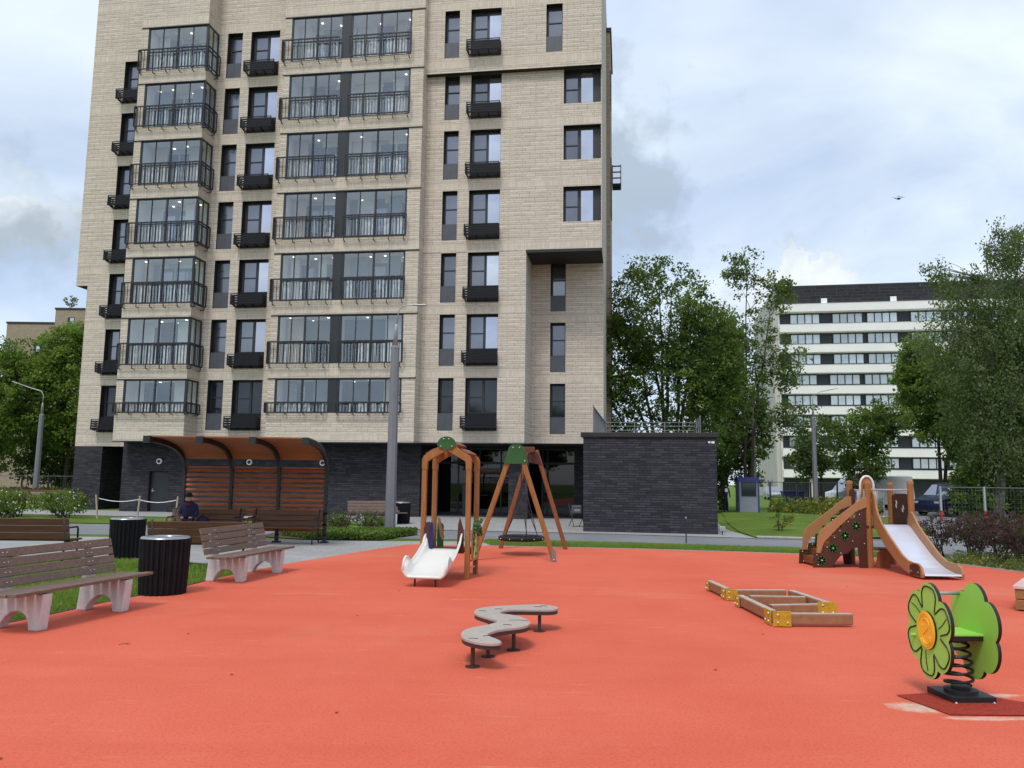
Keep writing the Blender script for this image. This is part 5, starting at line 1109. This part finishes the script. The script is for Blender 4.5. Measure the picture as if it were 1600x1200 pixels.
mb.tube(pts, .0115, 8); mb.tube([(-.01, .03, .05), (-.01, .03, .075)], .125, 24); mb.tube([(-.01, .03, .075), (-.01, .03, .10)], .07, 16); mb.tube([(-.05, .03, .45), (-.05, .03, .476)], .10, 24)
mb.build('spring', M['blackedge'], RD, smooth=False)

# ================================================================== WAVE BOARD
wave = [(.60, 9.56), (.42, 9.77), (.21, 9.73), (.0, 9.65), (-.22, 9.56), (-.37, 9.39), (-.40, 9.14), (-.35, 8.97), (-.21, 8.75), (-.1, 8.59), (-.19, 8.39), (-.28, 8.3), (-.39, 8.17), (-.45, 8.03), (-.46, 7.82), (-.42, 7.63), (-.31, 7.48), (-.19, 7.41), (-.08, 7.43), (-.06, 7.51), (-.12, 7.65), (-.18, 7.75), (-.21, 7.86), (-.16, 8.0), (-.08, 8.12), (.05, 8.2), (.18, 8.31), (.23, 8.52), (.19, 8.73), (.12, 8.89), (.01, 9.01), (-.1, 9.06), (-.1, 9.17), (-.04, 9.29), (.06, 9.37), (.31, 9.36), (.51, 9.36)]
def smooth_poly(P, it=2):
    for _ in range(it):
        Q = []
        for i in range(len(P)):
            a, b = P[i], P[(i+1) % len(P)]; Q += [(a[0]*.75+b[0]*.25, a[1]*.75+b[1]*.25), (a[0]*.25+b[0]*.75, a[1]*.25+b[1]*.75)]
        P = Q
    return P
wave = smooth_poly(wave)
WB = thing('balance_board', 'low wavy grey-topped balance board on thin dark legs', 'balance board', (0, 8.5, 0))
mb = MB(); mb.prism([(a, b-8.5) for a, b in wave], (0, 0, .225), (1, 0, 0), (0, 1, 0), (0, 0, .028)); mb.build('deck', M['lightwave'], WB, bevel=.006, fixn=True)
mb = MB(); mb.prism([(a*.985+.0, (b-8.5)*.99) for a, b in wave], (0, 0, .19), (1, 0, 0), (0, 1, 0), (0, 0, .034)); mb.build('underframe', M['darkleg'], WB, fixn=True)
mb = MB()
for x, y, r in ((-.2, 7.75, .03), (-.33, 7.62, .03), (-.02, 8.35, .04), (-.30, 9.2, .03), (-.12, 9.35, .03), (.40, 9.62, .03), (.33, 9.55, .03)):
    mb.tube([(x-.04, y-8.5, .2545), (x, y-8.5+.012, .2545), (x+.045, y-8.5-.012, .2545)], .0042, 4)
mb.tube([(.0, 8.62-8.5, .2545), (.1, 8.64-8.5, .2545), (.2, 8.60-8.5, .2545)], .003, 4); mb.build('grip_slot', M['blackedge'], WB)
for x, y in ((-.33, 7.62), (-.20, 8.06), (.05, 8.37), (.35, 9.42), (-.22, 9.2)):
    mb = MB(); mb.tube([(x, y-8.5, 0), (x, y-8.5, .20)], .020, 10); mb.tube([(x, y-8.5, 0), (x, y-8.5, .008)], .07, 16); mb.build('leg', M['darkleg'], WB)

# ================================================================== ZIGZAG BEAMS
ZB = thing('balance_beams', 'zigzag of brown balance timbers joined by yellow bolted plates', 'balance beams', (3.7, 11.5, 0))
def zbeam(a, b, z=.09, h=.125):
    mb = MB(); A = Vector((a[0]-3.7, a[1]-11.5, z)); B = Vector((b[0]-3.7, b[1]-11.5, z)); mb.beam(A, B, .10, h); o = mb.build('timber', M['beam'], ZB, bevel=.012)
    mb = MB(); mb.beam(A+Vector((0, 0, h/2+.002)), B+Vector((0, 0, h/2+.002)), .082, .004); mb.build('worn_top', M['beamtop'], o)
zbeam((3.22, 13.15), (3.25, 12.2)); zbeam((3.30, 12.05), (4.08, 12.12)); zbeam((3.24, 11.5), (3.26, 10.15)); zbeam((3.36, 11.45), (4.12, 11.42)); zbeam((4.16, 12.1), (4.24, 10.9)); zbeam((3.38, 10.62), (4.20, 10.78)); zbeam((3.24, 9.95), (4.16, 9.98))
def zplate(x, y, w_, h=.17, ax=0):
    mb = MB(); X, Y = x-3.7, y-11.5
    if ax == 0: mb.box(X, Y-.012, .01, X+w_, Y, h); bl = [(X+w_*.25, Y-.016, h*.3), (X+w_*.25, Y-.016, h*.78), (X+w_*.78, Y-.016, h*.3)]
    else: mb.box(X-.012, Y, .01, X, Y+w_, h); bl = [(X-.016, Y+w_*.25, h*.3), (X-.016, Y+w_*.25, h*.78), (X-.016, Y+w_*.78, h*.3)]
    o = mb.build('corner_plate', M['yellow'], ZB, bevel=.004); mb = MB()
    for b in bl: mb.sphere(b, .015, seg=8, rings=4)
    mb.build('bolt', M['bolt'], o)
zplate(3.17, 11.99, .17); zplate(3.18, 12.04, .22, .17, 1); zplate(3.17, 9.88, .22, .19); zplate(3.17, 9.93, .24, .19, 1); zplate(4.02, 10.70, .25, .19); zplate(3.17, 13.0, .16, .16, 1); zplate(3.18, 11.32, .2, .16, 1); zplate(3.32, 11.98, .30, .07)

# ================================================================== TIMBER BOX at the right edge
BX = thing('planter_box', 'low timber plank box with a pale lid at the right edge of the rubber', 'timber box', (7.04, 11.4, 0), R(-38))
for z in (.02, .165):
    mb = MB(); mb.box(0, 0, z, 1.6, 1.2, z+.135); mb.build('plank', M['boxwood'], BX, bevel=.006)
mb = MB(); mb.box(-.02, -.02, .302, 1.62, 1.22, .345); mb.build('lid', M['pinkwhite'], BX, bevel=.006)

# ================================================================== PEOPLE
def person(name, label, loc, rz, joints, mats_fn, mats, extra=None):
    me = bpy.data.meshes.new(name); names = list(joints); idx = {n: i for i, n in enumerate(names)}
    vs = [joints[n][0] for n in names]; es = [(idx[n], idx[joints[n][2]]) for n in names if joints[n][2]]
    me.from_pydata(vs, es, []); tmp = bpy.data.objects.new(name+'_skel', me); col.objects.link(tmp)
    sk = tmp.modifiers.new('skin', 'SKIN'); sk.use_smooth_shade = True
    for n in names:
        r = joints[n][1]; r = r if isinstance(r, tuple) else (r, r); v = me.skin_vertices[0].data[idx[n]]; v.radius = r; v.use_root = (n == names[0])
    ss = tmp.modifiers.new('sub', 'SUBSURF'); ss.levels = 1; ss.render_levels = 1
    dg = bpy.context.evaluated_depsgraph_get(); m2 = bpy.data.meshes.new_from_object(tmp.evaluated_get(dg)); bpy.data.objects.remove(tmp)
    m2.materials.clear()
    for m_ in mats: m2.materials.append(M[m_])
    for p in m2.polygons: p.material_index = mats_fn(p.center); p.use_smooth = True
    t = thing(name, label, 'person', loc, rz); o = bpy.data.objects.new('body', m2); col.objects.link(o); o.parent = t
    return t
# seated person, facing local -y
J = {'pelvis': ((0, 0, .50), (.15, .12), None), 'waist': ((0, -.02, .68), (.14, .11), 'pelvis'), 'chest': ((0, -.10, .90), (.17, .12), 'waist'), 'neck': ((0, -.16, 1.06), .055, 'chest'), 'head': ((0, -.22, 1.16), .085, 'neck'), 'crown': ((0, -.23, 1.24), .075, 'head')}
for sx in (-1, 1):
    n = str(sx)
    J.update({'sh'+n: ((.17*sx, -.10, .96), .07, 'chest'), 'el'+n: ((.23*sx, -.14, .72), .05, 'sh'+n), 'wr'+n: ((.12*sx, -.36, .66), .033, 'el'+n), 'hd'+n: ((.07*sx, -.43, .66), .03, 'wr'+n),
              'kn'+n: ((.13*sx, -.46, .52), .075, 'pelvis'), 'an'+n: ((.14*sx, -.50, .10), .045, 'kn'+n), 'to'+n: ((.15*sx, -.64, .045), .035, 'an'+n)})
def seated_mat(c):
    if c.z > 1.09: return 1
    if c.y < -.38 and .60 < c.z < .72: return 1
    return 0
pr_ = person('person', 'person in navy clothes and black cap sitting on the bench in the shelter', (-8.45, 21.35, 0), R(10), J, seated_mat, ['jeans', 'skin'])
mb = MB(); mb.sphere((0, -.215, 1.235), .098, seg=12, rings=7, sz=.75); mb.box(-.06, -.38, 1.215, .06, -.25, 1.23); mb.build('cap', M['blackcloth'], pr_, smooth=True)
mb = MB(); mb.tube([(.0, -.17, 1.05), (0, -.13, .99)], [.075, .10], 10); mb.build('scarf', M['redcloth'], pr_, smooth=True)
mb = MB()
for sx in (-1, 1): mb.sphere((.03*sx, -.300, 1.175), .010, seg=6, rings=4)
mb.build('eye', M['blackcloth'], pr_)
bg = thing('backpack', 'dark navy bag lying beside the seated person on the bench', 'bag', (-8.08, 21.3, .44)); mb = MB(); mb.sphere((0, 0, .13), .17, seg=14, rings=8, sz=.75); mb.build('bag_body', M['jeans'], bg, smooth=True)
mb = MB(); mb.tube([(-.06, -.05, .22), (0, -.06, .30), (.07, -.05, .22)], .012, 6); mb.build('strap', M['blackcloth'], bg, smooth=True)
# standing person beside the annex
J = {'pelvis': ((0, 0, .95), (.15, .11), None), 'waist': ((0, 0, 1.12), (.14, .10), 'pelvis'), 'chest': ((0, 0, 1.34), (.17, .12), 'waist'), 'neck': ((0, -.02, 1.50), .055, 'chest'), 'head': ((0, -.04, 1.60), .085, 'neck'), 'crown': ((0, -.03, 1.68), .075, 'head')}
for sx in (-1, 1):
    n = str(sx)
    J.update({'sh'+n: ((.18*sx, 0, 1.40), .065, 'chest'), 'el'+n: ((.24*sx, -.02, 1.14), .048, 'sh'+n), 'wr'+n: ((.22*sx, -.14, .92), .032, 'el'+n), 'hd'+n: ((.21*sx, -.18, .84), .03, 'wr'+n),
              'kn'+n: ((.10*sx, -.02, .50), .07, 'pelvis'), 'an'+n: ((.11*sx, .02, .09), .045, 'kn'+n), 'to'+n: ((.12*sx, -.12, .04), .035, 'an'+n)})
def stand_mat(c):
    if c.z > 1.53 or (c.z < .90 and abs(c.x) > .17): return 1
    return 0
ps = person('person', 'person in dark clothes with a white print, half hidden by the dark brick annex corner', (13.05, 49.0, .0), R(10), J, stand_mat, ['jeans', 'skin'])
mb = MB(); mb.sphere((0, -.02, 1.66), .098, seg=12, rings=7); mb.build('hair', M['blackcloth'], ps, smooth=True)
mb = MB(); mb.prism([(.11*math.cos(a), .12*math.sin(a)) for a in np.linspace(0, 2*PI, 12)[:-1]], (0, -.135, 1.32), (1, 0, 0), (0, 0, 1), (0, .02, 0)); mb.build('shirt_print', M['roomwhite'], ps)

# ================================================================== VEHICLES
def car(label, loc, rz, paint, L_, W_, prof, glass, wheels, cat='van', name='parked_van', cutz=None):
    t = thing(name, label, cat, loc, rz); mb = MB(); hw = W_/2
    # body lofted across the width with tumblehome
    secs = [(-hw, .93), (-hw+.05, 1.0), (0, 1.03), (hw-.05, 1.0), (hw, .93)]; n = len(prof)
    for y, s in secs:
        for (x, z) in prof: mb.v.append((x*(.985 if abs(y) == hw else 1), y*(1 if z < 1.0 else (1-.13*(z-1.0)/.8)), z if z < .4 else .4+(z-.4)*s))
    for i in range(len(secs)-1):
        for k in range(n): mb.f.append((i*n+k, i*n+(k+1) % n, (i+1)*n+(k+1) % n, (i+1)*n+k)); mb.mi.append(0)
    mb.f.append(tuple(range(n))); mb.mi.append(0); mb.f.append(tuple(range((len(secs)-1)*n, len(secs)*n))[::-1]); mb.mi.append(0)
    body = mb.build('body', M[paint], t, fixn=True, bevel=.02)
    for kind, mt, poly in glass:
        if kind == 'side':
            for sy in (-1, 1):
                mb = MB()
                vs = [(x, sy*(hw*(1-.13*(max(z, 1.0)-1.0)/.8)+.004), .4+(z-.4)*.94) for x, z in poly]; mb.add(vs, [tuple(range(len(vs)))]); mb.build('side_window', M[mt], t)
        else:
            mb = MB(); (x0, z0), (x1, z1) = poly; w0 = hw*(1-.13*(max(z0, 1)-1)/.8)-.08; w1 = hw*(1-.13*(max(z1, 1)-1)/.8)-.08; o_ = -.012
            mb.quad((x0+o_, -w0, z0), (x0+o_, w0, z0), (x1+o_, w1, z1+.012), (x1+o_, -w1, z1+.012)); mb.build('windscreen', M[mt], t)
    for x in wheels:
        for sy in (-1, 1):
            mb = MB(); mb.tube([(x, sy*(hw-.2), .33), (x, sy*(hw+.01), .33)], .33, 20); wv = mb.build('wheel', M['tyre'], t); mb = MB(); mb.tube([(x, sy*(hw+.012), .33), (x, sy*(hw+.02), .33)], .20, 16); mb.build('rim', M['galv'], wv)
    x0 = prof[0][0]
    for sy in (-1, 1): mb = MB(); mb.box(x0-.01, sy*(hw-.42), .70, x0+.14, sy*(hw-.10), .86); mb.build('headlight', M['headlight'], t, bevel=.02)
    mb = MB(); mb.box(x0-.02, -.26, .42, x0+.02, .26, .53); mb.build('number_plate', M['plate'], t)
    mb = MB(); mb.box(x0-.005, -.45, .58, x0+.03, .45, .68); mb.box(x0-.03, -hw+.1, .25, x0+.05, hw-.1, .40); mb.build('grille', M['black'], t)
    return t
van = [(-2.3, .30), (-2.36, .62), (-2.25, .92), (-1.45, 1.18), (-.72, 1.86), (-.3, 1.97), (2.2, 1.97), (2.38, 1.6), (2.42, .9), (2.35, .30)]
car('navy minivan parked nose-left behind the slide tower', (26.4, 48.2, -.02), R(24), 'navypaint', 4.8, 1.9, van, [('side', 'carglass', [(-1.15, 1.18), (-.62, 1.74), (-.1, 1.80), (-.1, 1.18)]), ('side', 'carglass', [(.02, 1.18), (.02, 1.80), (1.0, 1.80), (1.0, 1.18)]), ('side', 'carglass', [(1.12, 1.18), (1.12, 1.80), (2.1, 1.80), (2.2, 1.18)]), ('front', 'windscreen', [(-1.42, 1.22), (-.76, 1.82)])], (-1.5, 1.5))
bigv = [(-3.0, .35), (-3.08, .8), (-2.95, 1.15), (-2.3, 1.35), (-1.75, 2.15), (-1.3, 2.38), (3.0, 2.42), (3.05, .35)]
car('large white panel van behind the navy minivan', (26.6, 60, .0), R(4), 'whitepaint', 6, 2.1, bigv, [('side', 'carglass', [(-2.05, 1.45), (-1.65, 2.0), (-1.0, 2.05), (-1.0, 1.45)]), ('front', 'windscreen', [(-2.28, 1.4), (-1.78, 2.1)])], (-2.0, 1.9))
sed = [(-2.1, .28), (-2.15, .6), (-2.0, .82), (-1.1, .96), (-.45, 1.40), (.2, 1.46), (1.0, 1.42), (1.6, 1.02), (2.1, .95), (2.15, .5), (2.1, .28)]
car('silver grey car parked left of the navy minivan, seen through the tower rails', (22.2, 50.5, 0), R(60), 'greypaint', 4.3, 1.75, sed, [('side', 'carglass', [(-.95, .98), (-.4, 1.36), (.2, 1.40), (.2, .98)]), ('side', 'carglass', [(.28, .98), (.28, 1.40), (.95, 1.36), (1.4, 1.0)]), ('front', 'windscreen', [(-1.05, .99), (-.5, 1.38)])], (-1.3, 1.3), 'car', 'parked_car')
car('dark car parked far off in front of the white block, left of its pillars', (30.0, 92, 0), R(80), 'greypaint', 4.3, 1.75, sed, [('side', 'carglass', [(-.95, .98), (-.4, 1.36), (.2, 1.40), (.2, .98)]), ('front', 'windscreen', [(-1.05, .99), (-.5, 1.38)])], (-1.3, 1.3), 'car', 'parked_car')

# ================================================================== BOOTH, FENCES, SMALL THINGS
BT = thing('guard_booth', 'small grey guard booth with blue trim and a dark window', 'booth', (13.75, 48.6, .0), R(-6))
mb = MB(); mb.box(0, 0, 0, 1.15, 1.2, 2.05); mb.build('wall', M['greybooth'], BT)
mb = MB(); mb.box(-.06, -.06, 1.86, 1.21, 1.26, 2.12); mb.box(-.04, -.03, 0, .03, .03, 1.9); mb.box(1.10, -.03, 0, 1.19, .03, 1.9); mb.build('trim', M['bluetrim'], BT)
mb = MB(); mb.box(.14, -.03, .98, 1.02, 0, 1.82); wv = mb.build('window', M['frame'], BT); mb = MB(); mb.box(.2, -.035, 1.04, .96, -.03, 1.76); mb.build('pane', M['pane_dark'], wv)
# mesh fence on the right
def fence(label, a, b, n, h, red, name='mesh_fence', wires=8, cells=.2, post='galv'):
    t = thing(name, label, 'fence', (a[0], a[1], 0)); A = Vector((0, 0, 0)); B = Vector((b[0]-a[0], b[1]-a[1], 0))
    for i in range(n+1):
        p = A.lerp(B, i/n); mb = MB(); mb.box(p.x-.045, p.y-.045, 0, p.x+.045, p.y+.045, h); o = mb.build('post', M[post], t)
        if red: mb = MB(); mb.box(p.x-.048, p.y-.048, .02, p.x+.048, p.y+.048, .52); mb.build('red_band', M['redpaint'], o)
    mb = MB(); Z = Vector((0, 0, 1)); mb.beam(A+Z*(h-.04), B+Z*(h-.04), .04, .04)
    L_ = (B-A).length
    for z in np.linspace(.1, h-.2, wires): mb.beam(A+Z*z, B+Z*z, .005, .005)
    k = int(L_/cells)
    for i in range(k): p = A.lerp(B, i/k); mb.beam(p+Z*.1, p+Z*(h-.05), .005, .005)
    mb.build('mesh', M['wire'], t); return t
fence('mesh fence with grey posts banded red at the foot, right of the slide tower', (21.3, 40.0), (33.6, 42.4), 5, 1.72, True)
fence('dark metal fence beside the guard booth in front of the white block', (16.6, 54.5), (24.5, 56), 8, 1.9, False, 'metal_fence', 3, .22, 'frame')
fence('dark picket fence at the foot of the trees on the left', (-46, 53), (-22, 53.5), 14, 1.7, False, 'picket_fence', 2, .35, 'frame')
t = thing('low_wall', 'low red-brown wall behind the rose bushes on the left', 'wall', (-32, 49, 0)); mb = MB(); mb.box(0, 0, 0, 13, .4, .75); mb.build('wall_face', M['tan_brick'], t); mb = MB(); mb.box(-.03, -.03, .75, 13.03, .43, .82); mb.build('cap', M['redwood'], t)
t = thing('planter_wall', 'pinkish low block at the left edge behind the roses', 'planter', (-31.5, 45, 0)); mb = MB(); mb.box(-3, 0, 0, 1.9, 1, 1.05); mb.build('block', M['pinkwhite'], t, bevel=.03); mb = MB(); mb.box(-3.02, -.02, 1.0, 1.92, 1.02, 1.08); mb.build('cap', M['tan_brick'], t)
t = thing('waste_container', 'blue waste container by the pillars of the white block', 'container', (19.8, 58, 0)); mb = MB(); mb.prism([(0, .15), (1.2, .15), (1.3, 1.15), (-.1, 1.15)], (0, 0, 0), (1, 0, 0), (0, 0, 1), (0, .9, 0)); mb.build('tub', M['bluetrim'], t, bevel=.02, fixn=True); mb = MB(); mb.box(-.14, -.04, 1.15, 1.34, .94, 1.25); mb.build('lid', M['navy'], t, bevel=.02); mb = MB(); mb.box(.75, -.03, .5, .95, -.01, .8); mb.build('notice', M['roomwhite'], t)
for i, (x, lb) in enumerate(((21.0, 'stack of rusty brown pallets behind the metal fence, left one'), (22.6, 'stack of rusty brown pallets behind the metal fence, right one'))):
    t = thing('pallet_stack', lb, 'pallets', (x, 57.5, 0), 0, 'pallet stacks behind the fence')
    for j in range(5): mb = MB(); mb.box(0, 0, .05+j*.17, 1.2, .8, .09+j*.17); [mb.box(q, 0, j*.17, q+.12, .8, .05+j*.17) for q in (0, .54, 1.08)]; mb.build('pallet', M['redwood'], t)
t = thing('marker_post', 'thin grey marker post standing in the grass strip before the annex', 'post', (5.05, 23.3, 0)); mb = MB(); mb.tube([(0, 0, 0), (0, 0, .72)], .018, 6); mb.build('stem', M['frame'], t); mb = MB(); mb.tube([(0, 0, .70), (0, 0, .75)], .022, 6); mb.build('tip', M['galv'], t)
t = thing('floodlight', 'small grey ground spotlight at the annex corner', 'spotlight', (7.15, 27.35, 0)); mb = MB(); mb.box(-.1, -.06, .12, .1, .06, .28); mb.build('housing', M['galv'], t, bevel=.02); mb = MB(); mb.tube([(0, 0, 0), (0, 0, .13)], .02, 6); mb.build('stem', M['frame'], t)
# barrier tape on stakes
t = thing('barrier_tape', 'white barrier tape sagging between stakes in front of the dark base', 'tape', (0, 0, 0)); mb = MB(); stk = [(-16.6, 32.6), (-14.5, 31.5), (-12.9, 31.2)]
for (a, b) in zip(stk[:-1], stk[1:]):
    for j in range(8):
        u, v = j/8, (j+1)/8; f = lambda q: (a[0]+(b[0]-a[0])*q, a[1]+(b[1]-a[1])*q, .80-.10*math.sin(q*PI)); p, q = f(u), f(v)
        mb.quad((p[0], p[1], p[2]), (q[0], q[1], q[2]), (q[0], q[1]+.01, q[2]+.022), (p[0], p[1]+.01, p[2]+.022))
mb.build('ribbon', M['tape'], t)
for i, ((x, y), lb) in enumerate(zip(stk, ('leftmost leaning stake holding the tape', 'tall pale wooden stake behind the rear black bin', 'thin leaning stake left of the shelter rib'))):
    t = thing('stake', lb, 'stake', (x, y, 0), 0, 'stakes carrying the barrier tape'); mb = MB(); mb.beam((0, 0, 0), (.06*(1 if i else -2), 0, .95), .05, .05); mb.build('shaft', M['stakewood'], t)
# bicycle-like chair by the lobby: small slatted seat with a blue box
t = thing('folding_chair', 'dark folding chair with a blue-grey bag on it by the lobby corner', 'chair', (2.55, 31.2, 0), R(20)); mb = MB()
for x in (-.22, .22): mb.tube([(x, -.25, 0), (x, .25, .85)], .014, 5); mb.tube([(x, .22, 0), (x, -.22, .46)], .014, 5)
mb.build('frame', M['frame'], t); mb = MB(); mb.box(-.22, -.2, .44, .22, .2, .47); mb.build('seat', M['black'], t); mb = MB(); mb.box(-.22, .2, .62, .22, .23, .86); mb.build('backrest', M['black'], t)
t = thing('bag', 'blue-grey bag on the folding chair by the lobby', 'bag', (2.55, 31.2, .47)); mb = MB(); mb.box(-.2, -.16, 0, .2, .16, .34); mb.build('bag_body', M['panel'], t, bevel=.05); mb = MB(); mb.box(-.1, -.165, .12, .12, -.158, .2); mb.build('patch', M['greybooth'], t)
# flower-bed pot plant near lobby edge of asphalt, leaves on rubber
GLf = 'fallen leaves on the rubber'
LL = ['right of the nearest bench', 'well left of the wavy board', 'left in the near foreground', 'farthest left near the bottom edge', 'between the zigzag timbers and the rider', 'just below the front zigzag timber', 'behind the wavy board', 'between the wavy board and the swing', 'in front of the white slide, to its left', 'between the zigzag timbers and the stair tower', 'midway between nearest bench and wavy board', 'at the right bottom edge beyond the dark mat']
lf = None; a_ = random.Random(12)
for i, (x, y) in enumerate([(-3.5, 9.0), (-1.9, 10.3), (-1.25, 6.1), (-3.05, 5.05), (1.9, 7.6), (2.9, 9.4), (.25, 11.2), (1.0, 13.5), (-1.7, 12.6), (5.7, 13.8), (-2.4, 7.2), (4.6, 5.9)]):
    if lf is None:
        mb = MB(); mb.add([(-.020, 0, .004), (0, -.010, .010), (.022, 0, .006), (0, .011, .012)], [(0, 1, 2, 3)]); lf = mb.build('fallen_leaf', M['darkleg'])
        o = lf
    else: o = lf.copy(); col.objects.link(o)
    o.location = (x, y, 0); o.rotation_euler = (0, 0, a_.uniform(0, 6)); tag(o, 'small dark fallen leaf on the rubber '+LL[i], 'leaf', GLf)
for i, (x, y, r_z, lb) in enumerate([(-3.9, 8.4, .3, 'short dry twig lying on the rubber near the nearest bench')]):
    mb = MB(); mb.tube([(-.06, 0, .006), (-.01, .012, .012), (.05, -.004, .007)], .003, 5); mb.tube([(.0, .01, .010), (.03, .035, .012)], .002, 4); o = mb.build('twig', M['darkleg']); o.location = (x, y, 0); o.rotation_euler = (0, 0, r_z); tag(o, lb, 'twig')
# invented four-rotor shape for an unexplained mark in the sky
t = thing('sky_mark', 'tiny dark invented four-rotor shape for a mark in the sky above the white block', 'sky_mark', (29.9, 60, 23.9), R(20)); mb = MB(); mb.box(-.08, -.08, -.05, .1, .1, .05)
for a in (45, 135, 225, 315): mb.beam((0, 0, 0), (.28*math.cos(R(a)), .28*math.sin(R(a)), .05), .03, .03)
mb.build('frame', M['frame'], t)
for a in (45, 135, 225, 315):
    mb = MB(); x, y = .28*math.cos(R(a)), .28*math.sin(R(a)); mb.beam((x-.2, y, .09), (x+.2, y, .10), .035, .012); mb.build('rotor', M['frame'], t)
bpy.context.view_layer.update()
